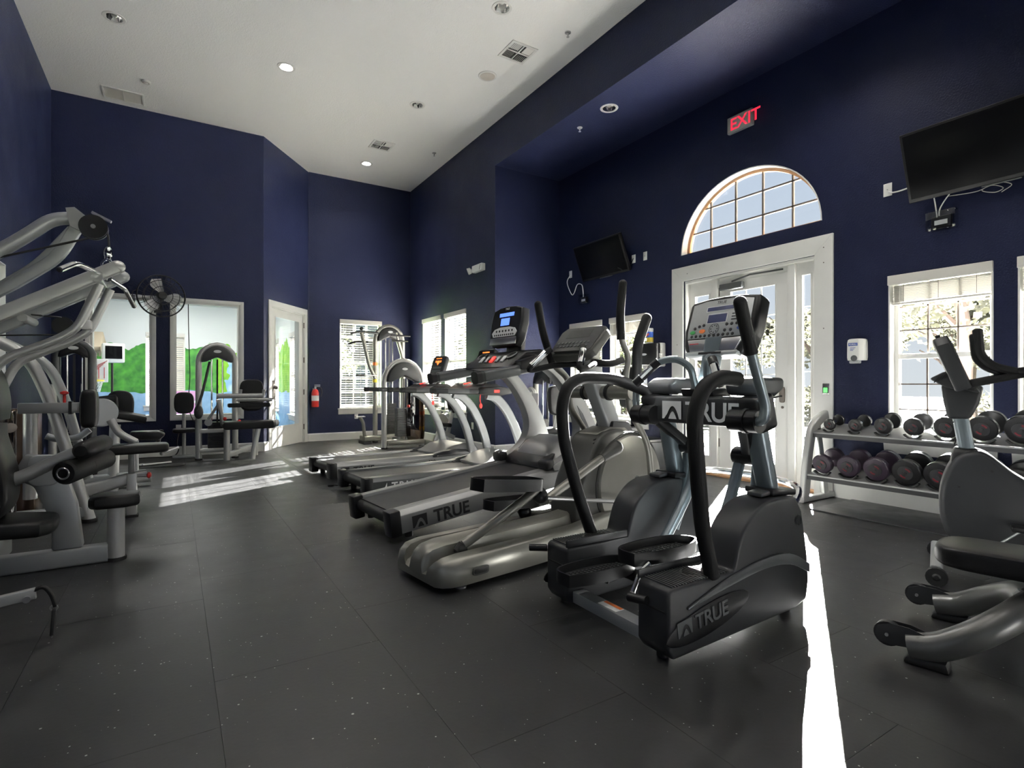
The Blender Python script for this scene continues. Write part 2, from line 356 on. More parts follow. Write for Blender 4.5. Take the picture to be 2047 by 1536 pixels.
# ---------------------------------------------------------------- windows
PANE = {}
def pane(parent, x, z, wd, ht, y, m='glass'):
    k = (round(wd, 3), round(ht, 3), m)
    if k not in PANE: PANE[k] = MB().bx(0, wd, 0, .004, 0, ht).build('pane', m, parent); o = PANE[k]
    else: o = bpy.data.objects.new('pane', PANE[k].data); COL.objects.link(o); o.parent = parent
    o.location = (x, y, z); return o
WN = [0]
def window(M, x0, x1, z0, z1, cols=3, rows=3, sill=True):
    WN[0] += 1; e = bpy.data.objects.new('window_%d' % WN[0], None); COL.objects.link(e); e.matrix_world = M @ Matrix.Translation((x0, 0, z0)); S(e)
    W, Hh = x1-x0, z1-z0; t = .012
    MB().bx(0, t, .0, TW, 0, Hh).bx(W-t, W, 0, TW, 0, Hh).bx(t, W-t, 0, TW, Hh-t, Hh).bx(t, W-t, 0, TW, 0, t).build('window_reveal', 'trim', e)
    f = .035; fy0, fy1 = .085, .125
    MB().bx(t, t+f, fy0, fy1+.02, t, Hh-t).bx(W-t-f, W-t, fy0, fy1+.02, t, Hh-t).bx(t+f, W-t-f, fy0, fy1+.02, Hh-t-f, Hh-t).bx(t+f, W-t-f, fy0, fy1+.02, t, t+f).build('window_frame', 'walnut' if 0 else 'trim', e, bevel=.003)
    a0, a1 = t+f, W-t-f; mid = Hh*.515
    MB().bx(a0, a1, fy0-.012, fy1, mid-.022, mid+.022).build('meeting_rail', 'trim', e, bevel=.003)
    for lo, hi, yy in ((t+f, mid-.022, fy0+.012), (mid+.022, Hh-t-f, fy0+.027)):
        g = MB(); pw = (a1-a0)/cols; ph = (hi-lo)/rows
        for c in range(1, cols): g.bx(a0+pw*c-.006, a0+pw*c+.006, yy-.006, yy+.010, lo, hi)
        for r in range(1, rows): g.bx(a0, a1, yy-.006, yy+.010, lo+ph*r-.006, lo+ph*r+.006)
        g.build('muntin_grid', 'walnut', e)
        for c in range(cols):
            for r in range(rows): pane(e, a0+pw*c, lo+ph*r, pw, ph, yy)
    if sill:
        MB().bx(-.04, W+.04, -.05, .03, -.025, 0).prism([(-.03, -.025), (-.012, -.12), (0, -.12), (0, -.025)], -.03, W+.03, 'x').build('window_sill', 'trim', e, bevel=.004)
    return e
for a, b_ in EW: window(FE, ex(b_), ex(a), .60, 2.05)
for a, b_ in ((9.309, 10.199), (8.285, 9.154)): window(FI, YF-b_, YF-a, .62, 2.36)
window(FF, 2.761-2.18, 3.609-2.18, .62, 2.35)
for a, b_ in LW: window(FW, a-YB, b_-YB, .62, 2.30)
for a in (.8, 1.95, 4.2, 5.35): window(FB, a, a+.88, .62, 2.30)  # unseen rear windows, added to let in more daylight
# arched window over the door
e = bpy.data.objects.new('window_arch', None); COL.objects.link(e); e.matrix_world = FE @ Matrix.Translation((ex(AC), 0, AZ)); S(e)
arc = lambda k, n=32: [(AR*k*math.cos(math.pi-math.pi*i/n), AH*k*math.sin(math.pi*i/n)) for i in range(n+1)]
def archband(k0, k1, y0, y1, dz=0):
    b = MB(); a, c = arc(k0), arc(k1)
    for i in range(len(a)-1):
        b.loft([[(a[i][0], y0, a[i][1]), (a[i+1][0], y0, a[i+1][1]), (c[i+1][0], y0, c[i+1][1]), (c[i][0], y0, c[i][1])],
                [(a[i][0], y1, a[i][1]), (a[i+1][0], y1, a[i+1][1]), (c[i+1][0], y1, c[i+1][1]), (c[i][0], y1, c[i][1])]])
    return b
archband(.985, 1.0, 0, TW).build('window_reveal', 'trim', e)
archband(.945, .985, .10, .15).bx(-AR*.97, AR*.97, .10, .15, 0, .035).build('window_frame', 'wood', e)
b = MB(); kk = .95
for x in (-.52, -.175, .17, .515): b.bx(x-.009, x+.009, .11, .135, .035, AH*kk*math.sqrt(1-(x/(AR*kk))**2))
for z in (.26, .53):
    hw = AR*kk*math.sqrt(1-(z/(AH*kk))**2); b.bx(-hw, hw, .11, .135, z-.009, z+.009)
b.build('muntin_grid', 'walnut', e)
xs = [-.84, -.52, -.175, .17, .515, .84]; zs = [.035, .26, .53, .76]
for x0, x1 in zip(xs, xs[1:]):
    for z0, z1 in zip(zs, zs[1:]):
        pts = []
        for i in range(9):
            x = x0+(x1-x0)*i/8; z = min(z1, AH*.955*math.sqrt(max(0, 1-(x/(AR*.955))**2)))
            if z > z0+.002: pts.append((x, z))
        if len(pts) > 1:
            poly = [(pts[0][0], z0), (pts[-1][0], z0)] + pts[::-1]; MB().prism(poly, .12, .124).build('pane', 'glass', e)

# ---------------------------------------------------------------- blinds
def blind(M, x0, x1, z0, z1, label, lowered=True, tilt=22, group='window blinds', y=.045):
    e = bpy.data.objects.new('window_blind', None); COL.objects.link(e); e.matrix_world = M @ Matrix.Translation((x0, 0, z0)); tag(e, label, 'blind', group)
    W, Hh = x1-x0, z1-z0
    MB().bx(-.012, W+.012, -.022, .004, Hh-.085, Hh).bx(0, W, .004, .06, Hh-.05, Hh).build('valance', 'slat', e, bevel=.003)
    sl = MB().prism([(-.025, 0), (0, .0025), (.025, 0), (.025, .003), (0, .0055), (-.025, .003)], .012, W-.012, 'x')
    first = None; pitch = .0455 if lowered else .0075
    n_ = int((Hh-.12)/pitch) if lowered else 20
    for i in range(n_):
        if first is None: o = first = sl.build('slat', 'slat', e)
        else: o = bpy.data.objects.new('slat', first.data); COL.objects.link(o); o.parent = e
        o.location = (0, y, Hh-.095-pitch*i); o.rotation_euler = (R(tilt if lowered else 0), 0, 0)
    zb = Hh-.095-pitch*n_
    MB().bx(.01, W-.01, y-.026, y+.026, zb-.016, zb).build('bottom_rail', 'slat', e, bevel=.003)
    for k in (.14, .5, .86): MB().cyl((W*k, y-.027, Hh-.06), (W*k, y-.027, zb), .0016, n=6).build('ladder_cord', 'walnut' if not lowered else 'slat', e)
    MB().cyl((.07, y-.03, Hh-.06), (.07, y-.03, Hh-.95), .003, n=6).ball((.07, y-.03, Hh-.97), (.008, .008, .018), 6).build('pull_cord', 'slat', e)
    return e
blind(FE, ex(2.365)+.012, ex(1.625)-.012, .60, 2.07, 'raised white blind in window beside white dispenser, above dumbbells', False, group='raised window blinds')
blind(FE, ex(1.48)+.012, ex(.74)-.012, .60, 2.07, 'raised white blind in rightmost window cut by photo edge', False, group='raised window blinds')
blind(FE, ex(6.054)+.012, ex(5.304)-.012, .60, 2.07, 'raised white blind in window left of paper towel dispenser', False, group='raised window blinds')
blind(FE, ex(6.998)+.012, ex(6.22)-.012, .60, 2.07, 'raised white blind in window under small wall television', False, group='raised window blinds')
blind(FI, YF-10.199+.012, YF-9.309-.012, .62, 2.39, 'lowered white slatted blind nearest the far room corner', True, -14, 'lowered window blinds')
blind(FI, YF-9.154+.012, YF-8.285-.012, .62, 2.39, 'lowered white slatted blind behind lit treadmill console', True, -8, 'lowered window blinds')
blind(FF, .581+.012, 1.429-.012, .62, 2.38, 'lowered white slatted blind behind tall cable machine on far wall', True, 4, 'lowered window blinds')

# ---------------------------------------------------------------- double-glazed entrance door with side lights
D = bpy.data.objects.new('door_1', None); COL.objects.link(D); D.matrix_world = FE @ Matrix.Translation((ex(4.858), 0, 0)); S(D)
dx = lambda y: 4.858-y
b = MB(); b.prism([(0, 0), (.18, 0), (.18, 2.395), (0, 2.575)], -.022, .002)
b.prism([(2.017, 0), (1.837, 0), (1.837, 2.395), (2.017, 2.575)], -.022, .002); b.build('casing', 'trim', D, bevel=.003)
MB().prism([(.0, 2.575), (.18, 2.395), (1.837, 2.395), (2.017, 2.575)], -.022, .002).build('casing_head', 'trim', D, bevel=.003)
b = MB().bx(.198, .215, 0, TW, 0, 2.39).bx(1.82, 1.838, 0, TW, 0, 2.39).bx(.215, 1.82, 0, TW, 2.36, 2.39); b.build('jamb', 'trim', D)
for y0, y1 in ((4.21, 4.29), (3.255, 3.335)): MB().bx(dx(y1), dx(y0), .03, .16, 0, 2.36).build('mullion_post', 'trim', D, bevel=.006)
MB().bx(.215, 1.82, .0, .2, 0, .025).build('threshold', 'wood', D, bevel=.004)
def light_panel(parent, x0, x1, z0, z1, gx0, gx1, gz0, gz1, cols, rows, y0, y1, name):
    b = MB().bx(x0, gx0, y0, y1, z0, z1).bx(gx1, x1, y0, y1, z0, z1).bx(gx0, gx1, y0, y1, z0, gz0).bx(gx0, gx1, y0, y1, gz1, z1)
    p = b.build(name, 'trim', parent)
    q = .012; MB().bx(gx0, gx0+q, y0-.008, y0, gz0, gz1).bx(gx1-q, gx1, y0-.008, y0, gz0, gz1).bx(gx0+q, gx1-q, y0-.008, y0, gz0, gz0+q).bx(gx0+q, gx1-q, y0-.008, y0, gz1-q, gz1).build('glazing_bead', 'trim', parent)
    pw, ph = (gx1-gx0)/cols, (gz1-gz0)/rows; g = MB(); ym = (y0+y1)/2
    for c in range(1, cols): g.bx(gx0+pw*c-.006, gx0+pw*c+.006, ym-.005, ym+.007, gz0, gz1)
    for r in range(1, rows): g.bx(gx0, gx1, ym-.005, ym+.007, gz0+ph*r-.005, gz0+ph*r+.005)
    if cols*rows > 1: g.build('muntin_grid', 'trim', parent)
    for c in range(cols):
        for r in range(rows): pane(parent, gx0+pw*c, gz0+ph*r, pw, ph, ym)
    return p
light_panel(D, .215, dx(4.29), .025, 2.36, .29, dx(4.29)-.05, .22, 2.20, 1, 6, .07, .115, 'side_light')
light_panel(D, dx(3.255), 1.82, .025, 2.36, dx(3.255)+.05, 1.765, .22, 2.24, 1, 6, .07, .115, 'side_light')
light_panel(D, dx(4.205), dx(3.34), .03, 2.30, dx(4.06), dx(3.48), .22, 2.19, 3, 6, .07, .115, 'door_leaf')
MB().bx(dx(4.205), dx(3.34), .07, .115, 2.302, 2.36).build('header', 'trim', D)
b = MB().pad(circ(16, .03, .085, 5), 0, .022, .006, basis((dx(3.41), .07, .985), (1, 0, 0), (0, 0, 1)) @ Matrix())
b.build('lever_plate', 'walnut', D)
MB().tube(fil([(dx(3.41), .07, .97), (dx(3.41), .02, .97), (dx(3.47), .012, .955), (dx(3.53), .02, .945)], .02), .009, 8).build('door_lever', 'blackpl', D)
MB().cyl((dx(3.41), .075, .85), (dx(3.41), .06, .85), .014).build('deadbolt', 'walnut', D)
MB().bx(dx(4.16), dx(3.86), .0, .06, 2.20, 2.275).build('closer_body', 'midgrey', D, bevel=.01)
MB().beam([(dx(4.0), .02, 2.29), (dx(3.72), -.05, 2.315), (dx(3.40), .06, 2.33)], .02, .008, (0, 0, 1)).build('closer_arm', 'midgrey', D)
for z in (.35, 1.0, 1.62, 2.15): MB().cyl((dx(4.207), .068, z), (dx(4.207), .068, z+.1), .008, n=8).build('hinge', 'walnut', D)
b = MB()
for p in ((1.93, .6), (1.93, 1.1), (1.93, 1.65), (1.93, 2.3), (1.93, 2.45), (.09, .6), (.09, 1.6), (.25, 2.48)): b.cyl((p[0], -.0235, p[1]), (p[0], -.021, p[1]), .006, n=8)
b.build('screw_plug', 'walnut', D)

# ---------------------------------------------------------------- glazed door in the angled wall
D2 = bpy.data.objects.new('door_2', None); COL.objects.link(D2); D2.matrix_world = FD; S(D2)
MB().bx(.13, .225, -.02, .002, 0, 2.41).build('casing', 'trim', D2, bevel=.004); MB().bx(1.34, 1.44, -.02, .002, 0, 2.41).build('casing', 'trim', D2, bevel=.004)
MB().bx(.13, 1.44, -.02, .002, 2.41, 2.51).build('casing_head', 'trim', D2, bevel=.004)
MB().bx(.22, .24, 0, TW, 0, 2.41).bx(1.325, 1.345, 0, TW, 0, 2.41).bx(.24, 1.325, 0, TW, 2.39, 2.41).build('jamb', 'trim', D2)
light_panel(D2, .242, 1.322, .012, 2.388, .37, 1.19, .36, 2.26, 1, 1, .02, .062, 'door_leaf')
MB().box((.315, .012, 1.0), (.05, .02, .32)).build('lever_plate', 'walnut', D2, bevel=.004); MB().ball((.315, -.03, 1.04), (.022, .035, .03), 8).build('door_knob', 'walnut', D2)
for z in (.25, .9, 1.5, 2.15): MB().cyl((1.325, -.006, z), (1.325, -.006, z+.1), .011, n=8).build('hinge', 'walnut', D2)
# fixed interior windows to the play room
for i, (a, b_) in enumerate(GL):
    e = bpy.data.objects.new('window_inside_%d' % (i+1), None); COL.objects.link(e); e.matrix_world = FL @ Matrix.Translation((a-XL, 0, .60)); S(e)
    W, Hh = b_-a, 1.76
    for nm, pts in (('casing', [(-.055, -.055), (0, 0), (0, Hh), (-.055, Hh+.055)]), ('casing', [(W+.055, -.055), (W, 0), (W, Hh), (W+.055, Hh+.055)]),
                    ('casing', [(-.055, -.055), (0, 0), (W, 0), (W+.055, -.055)]), ('casing', [(-.055, Hh+.055), (0, Hh), (W, Hh), (W+.055, Hh+.055)])):
        MB().prism(pts, -.02, .002).build(nm, 'trim', e, bevel=.004)
    MB().bx(0, .03, 0, TW, 0, Hh).bx(W-.03, W, 0, TW, 0, Hh).bx(.03, W-.03, 0, TW, 0, .03).bx(.03, W-.03, 0, TW, Hh-.03, Hh).build('window_reveal', 'trim', e)
    pane(e, .03, .03, W-.06, Hh-.06, .09)
# ================================================================ PLAY ROOM beyond the inner windows
PX0, PX1, PY1, PH = -2.6, 1.98, 14.0, 3.0
m = mat('mural', (.8, .8, .78), .7); n = m.node_tree.nodes; l = m.node_tree.links; bs = n['Principled BSDF']
g = n.new('ShaderNodeNewGeometry'); sp = n.new('ShaderNodeSeparateXYZ'); l.new(g.outputs['Position'], sp.inputs[0])
def M2(op, a, b_=None, c=None):
    x = n.new('ShaderNodeMath'); x.operation = op
    for i, v in enumerate((a, b_, c)):
        if v is None: continue
        if isinstance(v, (int, float)): x.inputs[i].default_value = v
        else: l.new(v, x.inputs[i])
    return x.outputs[0]
def noise(s, d=3):
    x = n.new('ShaderNodeTexNoise'); x.inputs['Scale'].default_value = s; x.inputs['Detail'].default_value = d; l.new(g.outputs['Position'], x.inputs['Vector']); return x
def mixc(f, a, b_):
    x = n.new('ShaderNodeMix'); x.data_type = 'RGBA'; l.new(f, x.inputs[0])
    for i, v in ((6, a), (7, b_)):
        if isinstance(v, tuple): x.inputs[i].default_value = (*v, 1)
        else: l.new(v, x.inputs[i])
    return x.outputs[2]
n1 = noise(2.6, 2).outputs[0]; n2 = noise(7, 6).outputs[0]; n3 = noise(1.4, 2).outputs[0]
rp = n.new('ShaderNodeValToRGB'); l.new(n2, rp.inputs[0])
for i, (p, c) in enumerate(((.3, (.02, .14, .03)), (.7, (.10, .42, .05)))): rp.color_ramp.elements[i].position = p; rp.color_ramp.elements[i].color = (*c, 1)
rq = n.new('ShaderNodeValToRGB'); l.new(n2, rq.inputs[0])
for i, (p, c) in enumerate(((.3, (.12, .40, .02)), (.7, (.32, .60, .05)))): rq.color_ramp.elements[i].position = p; rq.color_ramp.elements[i].color = (*c, 1)
wv = n.new('ShaderNodeTexWave'); wv.wave_type = 'RINGS'; wv.inputs['Scale'].default_value = 2.2; wv.inputs['Distortion'].default_value = 9; wv.inputs['Detail'].default_value = 1; l.new(g.outputs['Position'], wv.inputs['Vector'])
swirl = mixc(wv.outputs[1], (.26, .48, .72), (.55, .74, .86))
right = M2('GREATER_THAN', M2('MULTIPLY_ADD', n3, .5, sp.outputs[0]), 1.05)
greens = mixc(right, rp.outputs[0], rq.outputs[0])
fall = M2('LESS_THAN', M2('ABSOLUTE', M2('ADD', M2('MULTIPLY_ADD', n1, 1.1, sp.outputs[0]), M2('MULTIPLY_ADD', sp.outputs[2], -.35, -1.35))), .19)
leafy = mixc(fall, greens, swirl)
ztop = M2('MULTIPLY_ADD', n1, .9, 1.50)
c1 = mixc(M2('LESS_THAN', sp.outputs[2], ztop), (.72, .75, .74), leafy)
rb = mixc(noise(9, 3).outputs[0], (.16, .36, .62), (.42, .62, .82))
c2 = mixc(M2('LESS_THAN', sp.outputs[2], M2('MULTIPLY_ADD', n1, .2, .84)), c1, rb)
l.new(c2, bs.inputs['Base Color'])
mat('playfloor', (.10, .13, .18), .9, bump=.3, bscale=200); mat('playceil', (.8, .8, .78), .8)
PPOLY = [(PX0, 9.86), (1.13, 9.86), (2.02, 11.0), (2.02, PY1+.2), (PX0, PY1+.2)]
S(MB().prism(PPOLY, -.2, 0, 'z').build('floor_playroom', 'playfloor'))
S(MB().prism(PPOLY, PH, PH+.1, 'z').build('ceiling_playroom', 'playceil'))
PW = frame((PX0, PY1, 0), 0); wall('wall_mural', PW, 2.18-PX0, PH, [(-.53-PX0, .2-PX0, .64, 2.19)], 'mural')
PR = frame((PX1, PY1, 0), -90); wall('wall_playroom_right', PR, PY1-10.93, PH, [(PY1-13.70, PY1-13.07, .5, 2.1), (PY1-11.72, PY1-10.97, .5, 2.1)], 'mural')
PLW = frame((PX0, YL+TW, 0), 90); wall('wall_playroom_left', PLW, PY1-YL, PH, [(.6, 1.7, .7, 2.2), (2.2, 3.3, .7, 2.2)], 'mural')
window(PW, -.53-PX0, .2-PX0, .64, 2.19); window(PR, PY1-13.70, PY1-13.07, .5, 2.1); window(PR, PY1-11.72, PY1-10.97, .5, 2.1)
window(PLW, .6, 1.7, .7, 2.2); window(PLW, 2.2, 3.3, .7, 2.2)
blind(PW, -.51-PX0, .18-PX0, .64, 2.21, 'white slatted blind on the painted mural wall of play room', True, 45, 'play room blinds')
blind(PR, PY1-13.69, PY1-13.08, .5, 2.12, 'narrow white blind seen through left half of glazed door', True, 35, 'play room blinds')
blind(PR, PY1-11.71, PY1-10.98, .5, 2.12, 'wide white blind seen through right half of glazed door', True, 35, 'play room blinds')
# added ceiling panel and lamp, out of view, brightening the play room
o = MB().bx(-.6, .6, 11.5, 12.7, PH-.05, PH).build('added_panel_light', 'whitepl', bevel=.005); tag(o, 'unseen ceiling light panel added to brighten the play room', 'light')
pl = bpy.data.lights.new('playroom_fill_lamp', 'AREA'); pl.shape = 'RECTANGLE'; pl.size = 1.1; pl.size_y = 1.1; pl.energy = 60; pl.color = (1, .97, .92)
po = bpy.data.objects.new('playroom_fill_lamp', pl); COL.objects.link(po); po.location = (0, 12.1, PH-.06); po.parent = o; po.matrix_parent_inverse = Matrix()
# basketball hoop
t = T('basketball_hoop', 'toy basketball hoop with white backboard and yellow rim in play room', 'hoop', (-1.2, 12.2, 0), 180)
MB().cyl((-.05, 0, 0), (-.05, 0, 1.3), .03).build('post', 'blackpl', t); MB().pad(circ(20, .22, .20, 5), 0, .05, .02).build('base', 'blackpl', t)
MB().box((0, 0, 1.34), (.03, .36, .42)).build('backboard', 'whitepl', t, bevel=.012)
b = MB()
for i in range(5): b.box((.017, -.02+.03*i, 1.34+.035*i), (.003, .16, .008), rx=30)
b.bx(.015, .019, .04, .05, 1.2, 1.4).bx(.015, .019, .12, .13, 1.2, 1.4); b.build('painted_lines', 'red', t)
MB().torus((.15, 0, 1.16), (0, 0, 1), .125, .014).bx(0, .04, -.05, .05, 1.14, 1.18).build('rim', 'yellow', t)
b = MB()
for i in range(12):
    a = 2*math.pi*i/12
    for s in (1, -1):
        c = a+s*.5; b.tube([(.15+.12*math.cos(a), .12*math.sin(a), 1.15), (.15+.075*math.cos(c), .075*math.sin(c), .96)], .004, 5)
b.build('net', 'sticker', t)
# play hut with a hanging monitor
t = T('play_hut', 'tan roofed play hut with brown post left of basketball hoop', 'play hut', (-1.78, 13.3, 0), 180)
for y in (-.35, .35): MB().bx(.25, .37, y-.06, y+.06, 0, 1.75).build('post', 'brown', t, bevel=.005)
MB().prism([(-.4, 1.72), (.6, 1.72), (.6, 1.80), (.1, 2.12), (-.4, 1.95)], -.6, .6).build('roof', 'tan', t, bevel=.01)
b = MB()
for i in range(24): b.bx(.56, .585, -.58+.05*i, -.545+.05*i, 1.62, 1.74)
b.build('thatch_fringe', 'tan', t)
t = T('play_monitor', 'boxy white monitor under hut roof above the hoop', 'monitor', (-.98, 12.62, 0), 170)
MB().box((0, 0, 1.68), (.2, .34, .36)).build('case', 'whitepl', t, bevel=.02); MB().box((.1, 0, 1.69), (.01, .26, .24)).build('screen', 'tvscreen', t, bevel=.004)
MB().tube(fil([(-.16, 0, .02), (-.16, 0, 1.68), (-.05, 0, 1.68)], .04), .02, 8).build('stand_pole', 'blackpl', t); MB().cyl((-.16, 0, 0), (-.16, 0, .03), .16).build('stand_base', 'blackpl', t)
# toys seen through windows and door
t = T('toy_kitchen', 'pink toy cabinet low against the mural behind weight tower', 'toy', (.12, 13.3, 0), 180)
MB().bx(-.18, .18, -.3, .3, 0, .75).build('cabinet', 'sticker', t, bevel=.01); mat('pink', (.62, .30, .50), .5)
MB().bx(.181, .19, -.27, .0, .45, .7).build('door', 'pink', t, bevel=.003); MB().bx(.181, .19, .03, .27, .2, .7).build('door', 'pink', t, bevel=.003); MB().bx(-.17, .17, -.29, .29, .75, .95).build('shelf', 'pink', t, bevel=.01)
t = T('toy_tube', 'pale blue bent play pipe standing behind glazed door', 'toy', (1.62, 11.6, 0), 90)
MB().tube(fil([(-.4, .3, .95), (0, .25, .95), (.05, .15, .55), (.14, .05, .4), (.05, 0, .2), (.0, 0, .02)], .12), .045, 12).build('pipe', 'swirlblue' if 'swirlblue' in MAT else mat('swirlblue', (.22, .45, .66), .4).name, t)
MB().cyl((0, 0, 0), (0, 0, .03), .09).build('foot', 'yellow', t)
t = T('toy_stacker', 'orange stacked ring toy behind the door glass', 'toy', (1.35, 11.75, 0), 90)
for i in range(4): MB().torus((0, 0, .28+.07*i), (0, 0, 1), .13-.012*i, .032).build('ring', 'orange', t)
MB().cyl((0, 0, 0), (0, 0, .55), .03).cyl((0, 0, 0), (0, 0, .03), .12).build('stand', 'yellow', t)
for i, (x, y) in enumerate(((1.62, 11.25), (1.78, 11.38))):
    o = MB().ball((0, 0, .09), .09, 10).build('toy_ball', 'yellow'); o.location = (x, y, 0); tag(o, 'yellow play ball on the floor behind door glass, %s of two' % ('left' if i == 0 else 'right'), 'ball', 'yellow play balls')

# ================================================================ OUTDOORS
GZ = -.10
S(MB().bx(-40, 60, -40, 60, GZ-.3, GZ-.02).build('ground', 'lawn'))
S(MB().bx(5.4, 11.5, -8, 7.5, GZ-.02, GZ).build('patio', 'concrete'))
def leaves(c, rad, nl, s0, s1, seed, squash=.8, shell=.35):
    rnd = random.Random(seed); b = MB(); cl = [(Vector((rnd.gauss(0, .45), rnd.gauss(0, .45), rnd.gauss(0, .35)))*rad, rad*rnd.uniform(.35, .6)) for _ in range(9)]
    for i in range(nl):
        cc, cr_ = rnd.choice(cl); d = Vector((rnd.gauss(0, 1), rnd.gauss(0, 1), rnd.gauss(0, 1))).normalized()
        p = Vector(c)+cc*Vector((1, 1, squash)).x+d*cr_*rnd.uniform(shell, 1); p.z = c[2]+(p.z-c[2])*squash
        u = Vector((rnd.gauss(0, 1), rnd.gauss(0, 1), rnd.gauss(0, .6))).normalized(); v = u.orthogonal().normalized(); s = rnd.uniform(s0, s1)
        b.v += [tuple(p-u*s), tuple(p+v*s*.5), tuple(p+u*s), tuple(p-v*s*.5)]; k = len(b.v)-4; b.f.append([k, k+1, k+2, k+3])
    return b
def tree(name, label, x, y, h, rad, seed, m='leaf', lean=0, nl=1500, tr=.14, cat='tree', group='trees outside the windows', s=(.05, .12)):
    rnd = random.Random(seed); t = T(name, label, cat, (x, y, GZ), 90, group)
    p = [(0, 0, 0), (lean*.3, .05, h*.25), (lean*.7, -.05, h*.5), (lean, 0, h*.75)]
    b = MB(); b.tube(sm(p, 4), tr, 10, scale=[1-.05*i for i in range(13)])
    for k in range(5):
        a = rnd.uniform(0, 6.28); q = Vector((lean*(.4+.08*k), 0, h*(.38+.07*k))); d = Vector((math.cos(a), math.sin(a), .9))*rad*.6
        b.tube([q, q+d*.5+Vector((0, 0, .1)), q+d], tr*.35, 6, scale=[1, .7, .35])
    b.build('trunk', 'bark', t); f = leaves((lean, 0, h*.72), rad, nl, s[0], s[1], seed).build('foliage', m, t); f['kind'] = 'stuff'; return t
tree('yard_tree', 'leaning reddish trunk tree close outside the window above dumbbells', 10.4, 3.35, 3.8, 1.2, 3, 'leafpale', -.6, 1500, .15)
tree('yard_tree', 'slim tree beyond right window pane', 14.6, 5.0, 3.4, 1.3, 4, 'leafpale', .5, 1700, .11)
tree('yard_tree', 'small tree outside the rightmost window', 11.2, .9, 3.6, 1.2, 5, 'leaf', .3, 1200)
tree('yard_tree', 'bushy tree beyond the right side light of entrance', 16.2, 9.0, 3.5, 1.45, 6, 'leafpale', .2, 2600, s=(.06, .14))
tree('yard_tree', 'bushy pale tree straight beyond the entrance door', 17.6, 12.9, 3.6, 1.5, 7, 'leafpale', -.3, 2600, s=(.06, .14))
tree('yard_tree', 'green tree beyond the left side light of entrance', 15.2, 16.0, 3.5, 1.4, 8, 'leaf', .2, 1800, s=(.06, .14))
tree('yard_tree', 'tree beyond the window left of towel dispenser', 18.5, 20.5, 3.8, 1.6, 9, 'leafpale', .2, 1500, s=(.08, .16))
tree('yard_tree', 'tree beyond the window under small television', 12.3, 20.0, 3.8, 1.5, 10, 'leafpale', -.2, 1500, s=(.08, .16))
tree('yard_tree', 'tree beyond the two blind covered corner windows', 9.0, 15.5, 3.8, 1.4, 11, 'leaf', .2, 1500, s=(.08, .16))
for i, (x, y) in enumerate(((12.4, 7.2), (12.6, 9.2), (12.9, 11.2), (12.7, 13.3), (12.0, 2.9), (11.2, 15.5), (9.6, 12.2))):
    t = T('garden_shrub', ('pale rounded garden shrub outside, %s from the right' % ('second', 'third', 'fourth', 'fifth', 'first', 'sixth', 'seventh')[i]), 'shrub', (x, y, GZ), 90, 'garden shrubs along the path')
    f = leaves((0, 0, .6), .75, 700, .04, .09, 40+i, .8).build('foliage', 'leaf' if i % 2 else 'leafpale', t); f['kind'] = 'stuff'
    MB().tube(sm([(0, 0, 0), (.05, 0, .3), (0, .05, .6)], 3), .03, 6).build('stem', 'bark', t)
for i, (x, y) in enumerate(((20.5, 6.6), (22.5, 10.6), (24.0, 14.6), (23.5, 18.9), (23.0, 23.5), (18.0, 2.4), (21.0, 27.5))):
    tree('yard_tree', 'tall hazy tree in the far row outside, %s from the right' % ('second', 'third', 'fourth', 'fifth', 'sixth', 'first', 'seventh')[i], x, y, 5.0, 1.75, 60+i, 'leafpale', .1, 2600, .16, group='far row of yard trees', s=(.13, .26))
# neighbouring apartment block beyond the far window
t = T('apartment_building', 'pale apartment block with balconies beyond the far wall window', 'building', (7.5, 30, GZ), 0)
t.rotation_euler = (0, 0, 0)
MB().bx(-7, 7, 0, 8, 0, 8.6).build('wall', 'facade', t); MB().prism([(-.5, 8.6), (4, 11), (8.5, 8.6)], -7.6, 7.6, 'x').build('roof', 'roof', t)
for fz in (.9, 3.6, 6.3):
    for x in (-5.6, -2.2, 1.6, 5.0):
        wn = MB().bx(x-.7, x+.7, -.05, .05, fz, fz+1.5).build('window', 'trim', t); MB().bx(x-.6, x-.04, -.07, -.05, fz+.1, fz+1.4).bx(x+.04, x+.6, -.07, -.05, fz+.1, fz+1.4).build('pane', 'winglass', wn)
for fz in (2.7, 5.4):
    for x in (-3.9, 3.3):
        bl = MB().bx(x-1.3, x+1.3, -1.2, 0, fz, fz+.15).build('balcony', 'sticker', t); q = MB().bx(x-1.3, x+1.3, -1.2, -1.16, fz+1.0, fz+1.06)
        for k in range(14): q.bx(x-1.28+.195*k, x-1.25+.195*k, -1.2, -1.17, fz+.15, fz+1.0)
        q.build('railing', 'trim', bl)
tree('yard_tree', 'young tree on lawn outside the far wall window', 4.9, 19.5, 3.0, 1.2, 21, 'leaf', .1, 900, .07)
